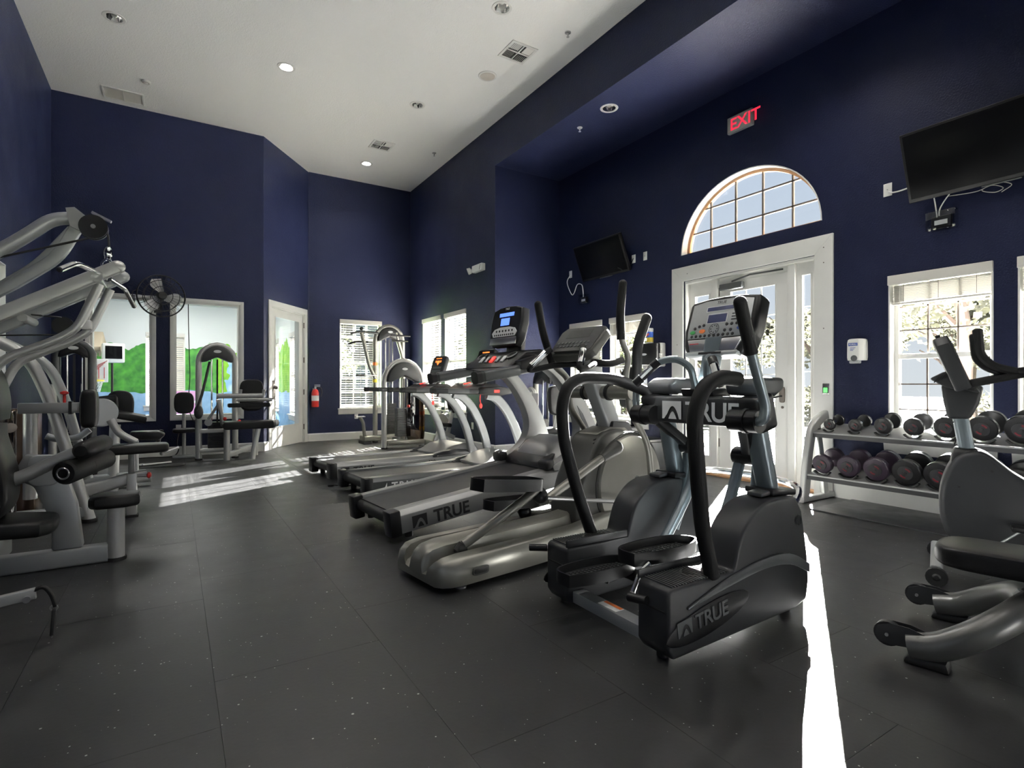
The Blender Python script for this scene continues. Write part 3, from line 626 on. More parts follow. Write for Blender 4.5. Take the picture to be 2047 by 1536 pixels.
# ================================================================ CEILING FIXTURES
LIT = {(1.215, 7.43): 1, (3.0, 9.9): 1, (1.215, 2.6): 1, (3.0, 2.6): 1, (1.215, .2): 1, (-.57, 5.03): 1, (4.54, 2.6): 1, (3.0, .2): 1, (-.57, 2.6): 1}
CANLAB = {(-.57, 7.43): 'unlit recessed downlight near the left wall, above cable pulley', (1.215, 7.43): 'brightly lit recessed downlight in middle of white ceiling',
          (3.0, 5.03): 'unlit recessed downlight at top edge beside square vent', (3.0, 7.43): 'small unlit recessed downlight between vents and round speaker',
          (3.0, 9.9): 'lit recessed downlight near the far room corner', (4.54, 5.04): 'unlit recessed downlight in navy soffit left of exit sign'}
def can(x, y, z):
    lit = (x, y) in LIT
    t = T('recessed_downlight', CANLAB.get((x, y), 'recessed ceiling downlight behind the viewpoint'), 'light', (x, y, z), 90, 'recessed downlights')
    MB().lathe([(.080, 0), (.082, -.007), (.108, -.006), (.112, -.0005), (.080, -.0005)], caps=False).build('trim_ring', 'trim', t)
    MB().lathe([(.080, -.002), (.076, .03), (.062, .08), (.045, .115), (.001, .122), (.001, .126), (.05, .12), (.068, .08), (.0815, .0)], caps=False).build('reflector', 'reflector', t)
    if lit:
        MB().ball((0, 0, .045), (.05, .05, .035), 8).build('bulb', 'lampglow', t)
        L = bpy.data.lights.new('downlight_lamp', 'SPOT'); L.energy = 40; L.spot_size = R(128); L.spot_blend = .7; L.shadow_soft_size = .06; L.color = (1, .95, .90)
        o = bpy.data.objects.new('downlight_lamp', L); COL.objects.link(o); o.parent = t; o.location = (0, 0, -.02)
    else: MB().ball((0, 0, .075), (.032, .032, .035), 8).build('bulb', 'whitepl', t)
for x, y in CANS: can(x, y, H)
for x, y in SOFF: can(x, y, HS)
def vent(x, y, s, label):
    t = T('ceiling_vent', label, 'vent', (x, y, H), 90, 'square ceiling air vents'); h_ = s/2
    MB().bx(-h_, h_, -h_, -h_+.03, -.012, 0).bx(-h_, h_, h_-.03, h_, -.012, 0).bx(-h_, -h_+.03, -h_+.03, h_-.03, -.012, 0).bx(h_-.03, h_, -h_+.03, h_-.03, -.012, 0).bx(-.008, .008, -h_, h_, -.012, 0).bx(-h_, h_, -.008, .008, -.012, 0).build('frame', 'trim', t, bevel=.002)
    MB().bx(-h_+.01, h_-.01, -h_+.01, h_-.01, -.002, -.0005).build('duct_shade_plate', 'rubber', t)  # dark sheet stands in for the shade inside the duct
    n_ = 6
    for i in range(n_):
        c = .022+(h_-.05)*(i+.5)/n_
        MB().box((-h_/2-.01, c, -.008), (h_-.05, .014, .002), rx=35).build('louver', 'trim', t); MB().box((h_/2+.01, -c, -.008), (h_-.05, .014, .002), rx=-35).build('louver', 'trim', t)
        MB().box((-c, -h_/2-.01, -.008), (.014, h_-.05, .002), ry=35).build('louver', 'trim', t); MB().box((c, h_/2+.01, -.008), (.014, h_-.05, .002), ry=-35).build('louver', 'trim', t)
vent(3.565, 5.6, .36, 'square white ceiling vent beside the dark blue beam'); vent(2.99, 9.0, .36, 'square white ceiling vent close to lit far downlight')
t = T('return_grille', 'white rectangular return air grille by left wall edge of ceiling', 'vent', (-.61, 9.36, H), 90)
MB().bx(-.24, .24, -.18, -.155, -.015, 0).bx(-.24, .24, .155, .18, -.015, 0).bx(-.24, -.215, -.155, .155, -.015, 0).bx(.215, .24, -.155, .155, -.015, 0).bx(-.008, .008, -.155, .155, -.013, 0).build('frame', 'trim', t, bevel=.003)
for i in range(22): MB().box((0, -.148+.0141*i, -.006), (.43, .011, .0015), rx=40).build('louver', 'slat', t)
t = T('ceiling_speaker', 'round grey ceiling speaker grille between vent and downlight', 'speaker', (3.5, 6.24, H), 90)
MB().lathe([(.098, -.012), (.118, -.008), (.122, -.0005), (.098, -.0005)], n=28, caps=False).build('rim', 'trim', t); MB().lathe([(.001, -.013), (.09, -.011), (.099, -.007), (.099, -.001), (.001, -.001)], n=28).build('grille', 'stucco', t)
for i, (x, y, z, lb) in enumerate(((3.855, 4.98, H, 'dark pendent sprinkler head on white ceiling beside navy beam'), (3.873, 8.82, H, 'tiny sprinkler head near the far ceiling corner'), (4.553, 5.625, HS, 'white sprinkler head under navy soffit beside downlight'))):
    t = T('sprinkler_head', lb, 'sprinkler', (x, y, z), 90, 'sprinkler heads'); k = 'whitepl' if i == 2 else 'steel'
    MB().lathe([(.036, 0), (.034, -.008), (.012, -.01), (.011, -.03), (.004, -.045), (.004, -.05)], n=14).build('escutcheon', k, t)
    MB().lathe([(.002, -.05), (.017, -.052), (.017, -.055), (.002, -.055)], n=12).build('deflector', k, t)
t = T('smoke_detector', 'small round smoke detector on ceiling near return grille', 'detector', (-.325, 8.775, H), 90)
MB().lathe([(.055, 0), (.055, -.012), (.045, -.02), (.02, -.034), (.001, -.035)], n=18).build('case', 'trim', t); MB().torus((0, 0, -.024), (0, 0, 1), .034, .004).build('vent_ring', 'walnut', t)

# ================================================================ WALL FIXTURES (exit wall frame: x = right along the wall, y = into the wall)
def W(name, label, cat, M, x, z, group=None):
    o = bpy.data.objects.new(name, None); COL.objects.link(o); o.matrix_world = M @ Matrix.Translation((x, 0, z)); return tag(o, label, cat, group)
t = W('exit_sign', 'red lettered EXIT sign on navy wall above the entrance', 'sign', FE, ex(3.853), 4.07)
MB().bx(-.16, .16, -.05, 0, -.095, .095).build('case', 'lightgrey', t, bevel=.012); MB().bx(-.145, .145, -.053, -.05, -.08, .08).build('face', 'stucco', t, bevel=.002)
text('EXIT', .185, (-.118, -.0535, -.066), (1, 0, 0), (0, 0, 1), 'exitred', t, bold=.003)
def outlet(M, x, z, label, kind='duplex'):
    t = W('wall_outlet', label, 'outlet', M, x, z, 'wall outlets and plates')
    MB().bx(-.035, .035, -.006, 0, -.058, .058).build('plate', 'whitepl', t, bevel=.003)
    if kind == 'duplex':
        for s in (-.022, .022): MB().pad(circ(14, .016, .014, 3), 0, .003, .001, basis((0, -.0055, s), (1, 0, 0), (0, 0, 1))).build('socket', 'sticker', t)
    else: MB().cyl((0, -.006, 0), (0, -.014, 0), .005, n=8).build('coax_jack', 'steel', t)
    MB().cyl((0, -.0055, 0), (0, -.0075, 0), .003, n=6).build('screw', 'steel', t); return t
outlet(FE, ex(2.369), 2.852, 'beige outlet plate left of the large television', 'coax'); outlet(FE, ex(6.985), 2.88, 'outlet plate left of the small television with white cable')
outlet(FE, ex(5.56), 2.853, 'outlet with black plug just right of small television'); outlet(FE, ex(5.341), 2.851, 'blank coax plate, second right of small television', 'coax')
outlet(FF, 3.086-2.18, .459, 'white outlet under the far wall window'); outlet(FI, YF-8.05, .40, 'white outlet low on navy wall behind treadmill uprights'); outlet(FL, .052-XL, .422, 'white outlet with hanging cord under playroom window')
def tv(name, label, yc, wd, hh, xt, zt, xb, zb):
    t = T(name, label, 'television', (0, 0, 0), 90, 'wall televisions')
    P = Vector((xb, yc, zb)); up = Vector((xt-xb, 0, zt-zb)).normalized(); M = basis(P, (0, -1, 0), up)   # normal faces the room
    MB(M).bx(-wd/2, wd/2, 0, hh, -.05, 0).build('bezel', 'blackpl', t, bevel=.008); MB(M).bx(-wd/2+.022, wd/2-.022, .03, hh-.02, 0, .003).build('screen', 'tvscreen', t, bevel=.001)
    MB(M).bx(-.3, .3, .12, hh-.08, -.085, -.05).build('back_cover', 'blackpl', t, bevel=.01)
    MB(M).bx(-.12, .12, -.012, .0, -.045, -.005).build('speaker_strip', 'midgrey', t, bevel=.003)
    c = P+up*hh*.5; b = MB(); b.box((XE-.012, yc, c.z), (.024, .22, .3)); b.beam([(XE-.02, yc, c.z), (c.x+.06, yc, c.z)], .06, .06, (0, 0, 1)); b.build('wall_mount', 'blackpl', t); return t
tv('television', 'smaller black television tilted on bracket above far windows', 6.09, 1.02, .54, 5.2, 3.19, 5.40, 2.685)
tv('television', 'large black television tilted high at right edge', 1.55, 1.22, .57, 5.17, 3.186, 5.36, 2.647)
def tvbox(yc, z0, wd, hh, label):
    t = W('media_box', label, 'media box', FE, ex(yc), z0, 'clear media boxes')
    k = .004; b = MB().bx(-wd/2, wd/2, -.07, -.07+k, 0, hh).bx(-wd/2, wd/2, -.066, 0, 0, k).bx(-wd/2, -wd/2+k, -.066, 0, k, hh).bx(wd/2-k, wd/2, -.066, 0, k, hh).bx(-wd/2, wd/2, -.066, 0, hh-k, hh); b.build('acrylic_case', 'acrylic', t, bevel=.0015)
    MB().bx(-wd*.34, wd*.34, -.05, -.012, hh*.12, hh*.75).build('receiver', 'blackpl', t, bevel=.004); MB().bx(-wd*.22, wd*.22, -.052, -.05, hh*.28, hh*.52).build('label_sticker', 'sticker', t); return t
tvbox(1.952, 2.386, .205, .157, 'clear box with small receiver under large television'); tvbox(6.606, 2.35, .20, .145, 'clear box with small receiver under smaller television')
def cable(name, label, pts, r, m, group='cables'):
    o = MB().tube(sm(pts, 6), r, 6).build(name, m); return tag(o, label, 'cable', group)
cable('tv_cable', 'white cable from outlet looping to box under smaller television', [(XE-.012, 6.985, 2.87), (XE-.04, 7.03, 2.75), (XE-.03, 6.93, 2.55), (XE-.03, 6.86, 2.56), (XE-.03, 6.78, 2.68), (XE-.03, 6.67, 2.66), (XE-.035, 6.63, 2.55), (XE-.03, 6.63, 2.44)], .007, 'whitepl')
cable('tv_cable', 'short white cable from plate behind large television', [(XE-.012, 2.36, 2.83), (XE-.05, 2.3, 2.80), (XE-.06, 2.2, 2.80), (XE-.05, 2.05, 2.83)], .006, 'whitepl')
cable('tv_cable', 'left of two white cables dropping into box under large television', [(5.39, 1.99, 2.655), (5.40, 1.985, 2.6), (5.42, 1.98, 2.5), (5.43, 1.98, 2.45)], .005, 'whitepl')
cable('tv_cable', 'right of two white cables dropping into box under large television', [(5.385, 1.88, 2.66), (5.40, 1.93, 2.6), (5.42, 1.965, 2.54), (5.43, 1.965, 2.45)], .005, 'whitepl')
cable('tv_cable', 'looped spare wire hanging under large television', [(5.40, 1.9, 2.645), (5.41, 1.72, 2.63), (5.41, 1.62, 2.65), (5.41, 1.55, 2.61), (5.41, 1.6, 2.59), (5.41, 1.68, 2.63), (5.41, 1.58, 2.66), (5.41, 1.5, 2.62), (5.41, 1.56, 2.58)], .003, 'stucco')
cable('tv_cable', 'black power cord from small television to right outlet', [(5.34, 5.75, 2.75), (5.43, 5.66, 2.70), (5.45, 5.6, 2.78), (5.455, 5.56, 2.86)], .006, 'blackpl')
# hand sanitiser
t = W('sanitizer_dispenser', 'white wall hand sanitizer dispenser with blue label', 'dispenser', FE, ex(2.61), 1.29)
MB().loft([[(x*k, -.095*q, z) for x, q in ((-.078, 0), (-.075, .75), (-.04, 1), (.04, 1), (.075, .75), (.078, 0))] for z, k in ((.03, .93), (.06, 1), (.2, .98), (.225, .9), (.232, .7))]).build('cover', 'whitepl', t, bevel=.006)
MB().bx(-.045, .045, -.098, -.05, 0, .035).build('push_bar', 'lightgrey', t, bevel=.01); MB().cyl((0, -.1, .05), (0, -.092, .05), .028).build('lens', 'midgrey', t)
MB().bx(-.05, .03, -.0965, -.0945, .165, .193).build('brand_label', 'blue', t); text('PURELL', .021, (-.046, -.0972, .172), (1, 0, 0), (0, 0, 1), 'sticker', t, .0005, .15)
b = MB()
for i in range(3): b.bx(-.035, .012-.01*i, -.0962, -.095, .145-.012*i, .150-.012*i)
b.build('small_print', 'blue', t)
# paper towel dispenser with wipes canister on top
t = W('paper_towel_dispenser', 'black fronted paper towel dispenser on navy wall', 'dispenser', FE, ex(5.15), 1.33)
MB().bx(-.175, .175, -.10, 0, .0, .31).build('back_case', 'whitepl', t, bevel=.015); MB().loft([[(x, -.10-.10*q, z) for x, q in ((-.175, 0), (-.175, .7), (-.12, 1), (.12, 1), (.175, .7), (.175, 0))] for z in (.02, .305)]).build('smoked_cover', 'blackpl', t, bevel=.015)
MB().pad(circ(20, .05, .015), 0, .004, .001, basis((-.02, -.200, .16), (1, 0, 0), (0, 0, 1))).build('brand_badge', 'printlight', t)
MB().prism([(-.10, -.05), (.08, -.02), (.06, .01), (-.11, .01)], -.13, -.128).build('paper_towel', 'sticker', t); MB().bx(.172, .20, -.13, -.06, .12, .17).build('latch', 'whitepl', t, bevel=.004)
mat('lysolyellow', (.80, .62, .08), .4); mat('lysolblue', (.03, .10, .45), .4)
t = T('wipes_canister', 'white wipes canister with blue and yellow label on dispenser', 'canister', (XE-.10, 5.16, 1.641), 90)
MB().lathe([(.001, 0), (.042, 0), (.044, .01), (.044, .165), (.001, .165)], n=24).build('canister', 'whitepl', t); MB().lathe([(.045, .166), (.046, .19), (.04, .2), (.001, .202)], n=24).build('lid', 'whitepl', t)
MB().lathe([(.0448, .015), (.0448, .075)], n=24).build('yellow_band', 'lysolyellow', t); MB().lathe([(.0448, .075), (.0448, .15)], n=24).build('blue_band', 'lysolblue', t)
MB(basis((-.0462, 0, .112), (0, -1, 0), (0, 0, 1))).box((0, 0, 0), (.06, .028, .002), rz=20).build('red_swash', 'red', t); text('Lysol', .026, (-.0478, .03, .097), (0, -1, .33), (0, .33, 1), 'sticker', t, .0005)
# request to exit button on the door casing
t = W('exit_button', 'small metal plate with glowing green button on door casing', 'button', FE, ex(2.905), 1.05)
MB().bx(-.032, .032, -.028, -.022, -.055, .055).build('plate', 'steel', t, bevel=.002); MB().bx(-.022, .022, -.034, -.028, -.035, .015).build('button', 'ledgreen', t, bevel=.003)
b = MB(); b.bx(-.026, -.022, -.036, -.028, -.04, .02).bx(.022, .026, -.036, -.028, -.04, .02).bx(-.022, .022, -.036, -.028, .015, .02).bx(-.022, .022, -.036, -.028, -.04, -.035).build('button_guard', 'blackpl', t)
# emergency light on the inner wall
t = W('emergency_light', 'white emergency light with round lamp high on inner wall', 'light', FI, YF-7.78, 2.98)
MB().bx(-.16, .17, -.075, 0, -.055, .06).build('case', 'whitepl', t, bevel=.01); MB().lathe([(.02, 0), (.05, .02), (.055, .07), (.001, .075)], (-.21, -.05, .005), (-.4, -.8, -.35), 16).build('lamp_head', 'whitepl', t); MB().bx(-.19, -.15, -.06, -.02, -.02, .03).build('swivel', 'whitepl', t, bevel=.005); MB().box((.12, -.077, 0), (.008, .003, .09), ry=20).build('slot', 'printdark', t)
# wall fan
t = T('wall_fan', 'black wire caged wall fan between the two playroom windows', 'fan', (-.165, 9.42, 2.38), 170)
b = MB()
for k, x in ((.3, .0), (.3, .03), (.22, .085), (.13, .105), (.22, -.055), (.12, -.085)): b.torus((x, 0, 0), (1, 0, 0), k, .005 if k < .3 else .009, 36, 6)
for i in range(28):
    a = 2*math.pi*i/28; c, s = math.cos(a), math.sin(a)
    b.tube(sm([(.11, .06*c, .06*s), (.085, .22*c, .22*s), (.03, .3*c, .3*s), (0, .3*c, .3*s), (-.055, .22*c, .22*s), (-.09, .07*c, .07*s)], 2), .0022, 4)
b.build('wire_cage', 'blackpl', t)
for i in range(3):
    b = MB(Matrix.Rotation(R(120*i+12), 4, 'X')); b.loft([[(.02+.045*(u-.5)*(1-.3*v), -.10*u*(.7+.9*math.sin(math.pi*v*.8))+.05, .05+.20*v) for u in (0, .25, .5, .75, 1)]+[(.024+.045*(u-.5)*(1-.3*v), -.10*u*(.7+.9*math.sin(math.pi*v*.8))+.05, .05+.20*v) for u in (1, .75, .5, .25, 0)] for v in (0, .2, .4, .6, .8, .95, 1)]); b.build('blade', 'steel', t)
MB().lathe([(.001, .125), (.05, .12), (.06, .10), (.055, .0), (.075, -.05), (.07, -.15), (.001, -.16)], (0, 0, 0), (1, 0, 0)).build('motor', 'blackpl', t)
MB().tube(fil([(-.12, 0, 0), (-.12, 0, -.1), (-.27, 0, -.14)], .04), .018, 8).box((-.275, 0, -.14), (.015, .1, .16)).build('wall_bracket', 'blackpl', t)
MB().bx(-.02, .03, -.36, -.32, -.12, -.02).tube(sm([(.0, -.30, .06), (0, -.345, .03), (0, -.345, -.03)], 4), .006, 6).build('switch_box', 'blackpl', t)
cable('power_cable', 'thin black cord hanging from wall fan past window casing', [(.175, 9.5, 2.30), (.18, 9.62, 2.0), (.19, 9.66, 1.6), (.20, 9.66, 1.2), (.18, 9.66, .8), (.24, 9.66, .55), (.35, 9.665, .49), (.42, 9.66, .50)], .006, 'blackpl')
cable('power_cable', 'black cord from outlet under window down to floor', [(.052, 9.69, .42), (.06, 9.64, .38), (.03, 9.6, .22), (.05, 9.62, .10), (-.03, 9.63, .012), (-.3, 9.64, .012), (-.5, 9.62, .012)], .008, 'blackpl')
# fire extinguisher
t = W('fire_extinguisher', 'red fire extinguisher on far wall beside glazed door', 'extinguisher', FF, .10, .66)
MB().lathe([(.001, 0), (.062, 0), (.067, .012), (.067, .27), (.05, .32), (.02, .345), (.001, .345)], (0, -.085, 0), n=22).build('cylinder', 'red', t)
MB().lathe([(.0675, .12), (.0675, .22)], (0, -.085, 0), n=22).build('label_band', 'sticker', t)
MB().cyl((0, -.085, .34), (0, -.085, .385), .02).bx(-.015, .09, -.10, -.07, .39, .402).bx(-.015, .09, -.10, -.07, .415, .427).build('valve_handle', 'steel', t, bevel=.002)
MB().tube(sm([(.03, -.085, .375), (.10, -.1, .36), (.12, -.1, .28), (.10, -.1, .2)], 5), .01, 8).build('hose', 'blackpl', t); MB().cyl((0, -.10, .37), (0, -.12, .37), .017).build('gauge', 'steel', t); MB().bx(-.03, .03, -.02, 0, .1, .36).build('wall_hook', 'steel', t)
# ================================================================ TREADMILLS
def rail_deck(t, L, rail_m, hw=.42, zt=.2):
    for s in (-1, 1):
        y0, y1 = s*hw, s*(hw-.115); pr = [(y0, .045), (y0, zt-.035), (s*(hw-.03), zt), (y1, zt+.004), (y1, .06)]
        MB().prism(pr, .03, L, 'x').build('side_rail', rail_m, t, bevel=.004)
        MB().bx(-.035, .05, min(y0, y1)-.006, max(y0, y1)+.006, .03, zt+.008).build('end_cap', 'blackpl', t, bevel=.014)
        MB().cyl((.12, s*(hw-.06), .0), (.12, s*(hw-.06), .06), .03).build('rear_foot', 'rubber', t)
    MB().cyl((.03, -hw+.11, .135), (.03, hw-.11, .135), .045).build('rear_roller', 'rubber', t)
    MB().bx(.03, L, -hw+.13, hw-.13, zt-.028, zt-.018).build('running_belt', 'belt', t); MB().bx(.06, L, -hw+.12, hw-.12, .10, zt-.03).build('deck_board', 'blackpl', t)
HWN = .375
def treadmill_new(label, loc, az, side_m, letter_m, arch, console):
    t = T('treadmill', label, 'treadmill', loc, az, 'treadmills in a row'); L = 1.55
    rail_deck(t, L, side_m, HWN)
    # motor hood
    rings = []
    for x, h_, wd in ((1.38, .205, .35), (1.46, .225, .36), (1.60, .285, .36), (1.80, .315, .35), (1.98, .28, .33), (2.06, .20, .30)):
        rings.append([(x, -wd, .06), (x, -wd, h_*.75), (x, -wd*.8, h_), (x, wd*.8, h_), (x, wd, h_*.75), (x, wd, .06)])
    MB().loft(rings).build('motor_hood', 'treadgrey', t, bevel=.01)
    for s in (-1, 1):
        b = MB(); b.loft([[(x, s*(HWN+.01-.17*q), .19+.01*k) for q, k in ((0, 0), (.2, 5*h_), (.7, 6*h_), (1, 0))]+[(x, s*(HWN+.01-.17*q), .17) for q in (1, .7, .2, 0)] for x, h_ in ((1.28, .05), (1.42, .7), (1.62, 1.2), (1.78, .9), (1.9, .1))]); b.build('foot_cover', 'charcoal', t)
        MB().beam(sm([(1.36, s*(HWN-.02), .985), (1.48, s*(HWN-.02), .945), (1.63, s*(HWN-.02), .80), (1.77, s*(HWN-.02), .55), (1.85, s*(HWN-.02), .30), (1.89, s*(HWN-.02), .06)], 6), .055, .105, (0, 1, 0), 4).build('upright', 'lightgrey', t)
        h = MB(); h.beam(fil([(.70, s*(HWN-.02), 1.03), (1.05, s*(HWN-.02), 1.025), (1.30, s*(HWN-.02), 1.02)], .1), .05, .055, (0, 0, 1), 3); h.build('handrail', 'charcoal', t)
        MB().beam([(.86, s*(HWN-.02), 1.028), (1.12, s*(HWN-.02), 1.024)], .056, .06, (0, 0, 1), 3).build('grip_sensor', 'midgrey', t); MB().beam([(.675, s*(HWN-.02), 1.03), (.72, s*(HWN-.02), 1.03)], .058, .062, (0, 0, 1), 3).build('handrail_cap', 'blackpl', t)
        MB().loft([[(x, s*(HWN-.02+.035*q), 1.02+h_*r) for q, r in ((-1, -1), (1, -1), (1, 1), (-1, 1))] for x, h_ in ((1.24, .03), (1.35, .045), (1.55, .05), (1.68, .03))]).build('rail_head', 'blackpl', t, bevel=.012)
    MB().prism([(1.22, 1.03), (1.34, .98), (1.60, .98), (1.66, 1.04), (1.52, 1.10), (1.36, 1.10)], -HWN+.05, HWN-.05).build('console_tray', 'blackpl', t, bevel=.015)
    b = MB()
    for y in (-.22, .22): b.lathe([(.045, 0), (.05, .012), (.035, .014), (.034, .002)], (1.36, y, 1.098), (-.1, 0, 1), 16, False)
    b.build('cup_holder', 'lightgrey', t)
    for y in (-.1, .0, .1): MB().box((1.33, y, 1.108), (.08, .03, .012), ry=-12).build('tray_button', 'printlight' if y else 'ledred', t, bevel=.003)
    mast = MB().beam([(1.52, 0, 1.08), (1.57, 0, 1.25)], .16, .05, (0, 1, 0), 4); mast.build('console_mast', 'blackpl', t)
    M = basis((1.50, 0, 1.17), (0, -1, 0), (.32, 0, 1)); wd, hh = console
    pc = MB(M).pad(circ(28, wd/2, hh/2, 6), -.06, 0, .02, Matrix.Translation((0, hh/2, 0))).build('console', 'charcoal', t)
    MB(M).bx(-wd/2+.025, wd/2-.025, .02, hh-.02, 0, .002).build('console_face', 'blackpl', t)
    MB(M).bx(-wd*.34, wd*.34, hh*.30, hh*.52, .002, .004).build('key_panel', 'midgrey', t)
    for i in range(8): MB(M).cyl((-wd*.29+wd*.083*i, hh*.41, .004), (-wd*.29+wd*.083*i, hh*.41, .007), .008, n=8).build('key', 'printdark', t)
    hp = [(.030*math.sin(a)**3*1.0, .002*(13*math.cos(a)-5*math.cos(2*a)-2*math.cos(3*a)-math.cos(4*a))) for a in [2*math.pi*i/28 for i in range(28)]]
    MB(M).prism([(x*1.2, y*1.2+hh*.70) for x, y in hp], .002, .004, 'z').build('heart_display', 'ledorange', t)
    MB(M).bx(-.07, .07, hh*.855, hh*.89, .002, .004).build('readout', 'ledorange', t); MB(M).bx(-.075, -.045, hh*.70, hh*.78, .002, .004).bx(.045, .075, hh*.70, hh*.78, .002, .004).build('readout_side', 'ledorange', t)
    MB(M).bx(-wd*.36, wd*.36, -.01, .015, 0, .03).build('reading_ledge', 'midgrey', t, bevel=.004)
    # right hand red readout on the rail head and safety key
    MB().box((1.47, -HWN-.017, 1.02), (.07, .004, .03)).build('rail_readout', 'ledred', t); MB().tube(sm([(1.30, -HWN+.05, 1.0), (1.30, -HWN+.06, .93), (1.31, -HWN+.06, .88)], 4), .003, 5).ball((1.31, -HWN+.06, .86), (.018, .012, .028), 8).build('safety_key', 'ledred', t)
    text('TRUE', .105, (.235, -HWN-.0025, .075), (1, 0, 0), (0, 0, 1), letter_m, t, .001, 0, 1.25 if not arch else 1.0, bold=.002); logo(.075, (.085 if arch else .13, -HWN-.0025, .075), (1, 0, 0), (0, 0, 1), letter_m, t, arch)
    return t
tb = treadmill_new('middle treadmill with white lettering on grey side rail', (1.515, 5.425, 0), 85, 'midgrey', 'printlight', False, (.36, .36))
tc = treadmill_new('farthest treadmill with black lettering on silver rail', (1.47, 6.60, 0), 84, 'treadgrey', 'printdark', True, (.34, .33))
text('400', .075, (1.2, -HWN-.0025, .09), (1, 0, 0), (0, 0, 1), 'printdark', tc, .0005)
# near treadmill, raised on its incline
t = T('treadmill', 'near treadmill raised on incline with bulky arched uprights and lit console', 'treadmill', (1.262, 3.975, .012), 85, 'treadmills in a row', tilt=6.6)
rail_deck(t, 2.08, 'treadgrey', .395, .205)
rings = []
for x, h_, wd in ((1.50, .21, .27), (1.56, .30, .29), (1.66, .37, .30), (1.82, .40, .30), (1.98, .37, .30), (2.09, .26, .28)):
    rings.append([(x, -wd, .08), (x, -wd, h_*.72), (x, -wd*.72, h_), (x, wd*.72, h_), (x, wd, h_*.72), (x, wd, .08)])
MB().loft(rings).build('motor_hood', 'treadgrey', t, bevel=.025, seg=3)
MB().prism([(1.44, .19), (1.52, .19), (1.60, .30), (1.55, .28), (1.47, .235)], -.28, .28).build('hood_skirt', 'charcoal', t, bevel=.01)
for s in (-1, 1):
    out = sm([(2.06, 0, .10), (2.04, 0, .30), (1.97, 0, .55), (1.86, 0, .77), (1.70, 0, .99), (1.55, 0, 1.115), (1.40, 0, 1.15), (1.26, 0, 1.13)], 5)
    inn = sm([(1.26, 0, 1.06), (1.42, 0, 1.06), (1.53, 0, 1.01), (1.66, 0, .86), (1.76, 0, .66), (1.79, 0, .50), (1.74, 0, .37), (1.62, 0, .28), (1.46, 0, .235), (1.46, 0, .19)], 5)
    MB().prism([(p.x, p.z) for p in out]+[(p.x, p.z) for p in inn], s*.305, s*.405).build('upright', 'silver' if 0 else 'treadgrey', t, bevel=.016, seg=3)
    MB().prism([(1.86, .18), (1.97, .18), (1.93, .42), (1.84, .62), (1.78, .70), (1.86, .46)], s*.404, s*.408).build('upright_inlay', 'midgrey', t)
    MB().bx(1.38, 1.48, min(s*.27, s*.40), max(s*.27, s*.40), .20, .285).build('rail_bumper', 'charcoal', t, bevel=.025, seg=3)
    MB().beam([(.80, s*.355, 1.05), (1.36, s*.355, 1.08)], .085, .085, (0, 0, 1), 3.2).build('handrail', 'charcoal', t)
    MB().beam([(.86, s*.355, 1.053), (1.2, s*.355, 1.07)], .09, .09, (0, 0, 1), 3.2).build('handrail_grip', 'midgrey', t); MB().beam([(.785, s*.355, 1.05), (.83, s*.355, 1.052)], .095, .095, (0, 0, 1), 3.2).build('handrail_cap', 'blackpl', t)
    MB().loft([[(x, s*(.355+.06*q), 1.10+h_*r) for q, r in ((-1, -.6), (1, -.6), (1, 1), (-1, 1))] for x, h_ in ((1.2, .045), (1.38, .075), (1.56, .06), (1.70, -.02))]).build('rail_head', 'blackpl', t, bevel=.02)
MB().prism([(1.12, 1.10), (1.26, 1.07), (1.62, 1.07), (1.68, 1.13), (1.50, 1.22), (1.32, 1.22)], -.34, .34).build('console_tray', 'blackpl', t, bevel=.025, seg=3)
for y in (-.22, .22): MB().lathe([(.05, 0), (.055, .015), (.04, .017), (.038, .002)], (1.27, y, 1.185), (-.5, 0, 1), 16, False).build('cup_holder', 'midgrey', t)
for i in range(5): MB().box((1.215, -.16+.08*i, 1.168), (.07, .04, .012), ry=-38).build('tray_button', ('printlight', 'lightgrey', 'ledred', 'lightgrey', 'printlight')[i], t, bevel=.004)
MB().beam([(1.46, 0, 1.18), (1.50, 0, 1.33)], .22, .07, (0, 1, 0), 4).build('console_mast', 'blackpl', t)
M = basis((1.335, 0, 1.275), (0, -1, 0), (.30, 0, 1)); wd, hh = .46, .35
out = [(-.17, 0), (.17, 0), (.215, .06), (.235, .2), (.215, hh-.02), (.12, hh+.005), (0, hh+.012), (-.12, hh+.005), (-.215, hh-.02), (-.235, .2), (-.215, .06)]
MB(M).pad(out, -.085, 0, .02).build('console', 'charcoal', t); MB(M).prism([(x*.9, .012+y*.94) for x, y in out], 0, .003, 'z').build('console_face', 'blackpl', t)
MB(M).prism([(-.16, .085), (.16, .085), (.185, .12), (.15, .155), (.07, .17), (-.07, .17), (-.15, .155), (-.185, .12)], .003, .005, 'z').build('key_panel', 'printlight', t)
for i in range(10): MB(M).cyl((-.135+.03*i, .10, .005), (-.135+.03*i, .10, .008), .008, n=8).build('key', 'printdark', t)
for i in range(6): MB(M).cyl((-.115+.046*i, .135, .005), (-.115+.046*i, .135, .008), .010, n=8).build('key', 'printdark', t)
MB(M).bx(-.10, .11, .265, .298, .003, .005).build('readout', 'lcdblue', t); MB(M).bx(-.07, .055, .185, .25, .003, .005).build('lcd_screen', 'lcdblue', t)
text('TRUE', .026, tuple(M @ Vector((-.03, .325, .004))), (0, -1, 0), (.30, 0, 1), 'printlight', t, .0005); MB(M).bx(-.19, .19, .012, .075, .003, .012).build('reading_ledge', 'steel', t, bevel=.003)
text('TRUE', .125, (.30, -.3965, .062), (1, 0, 0), (0, 0, 1), 'printdark', t, .001, 0, 1.0, bold=.003); logo(.085, (.13, -.3965, .062), (1, 0, 0), (0, 0, 1), 'printdark', t)
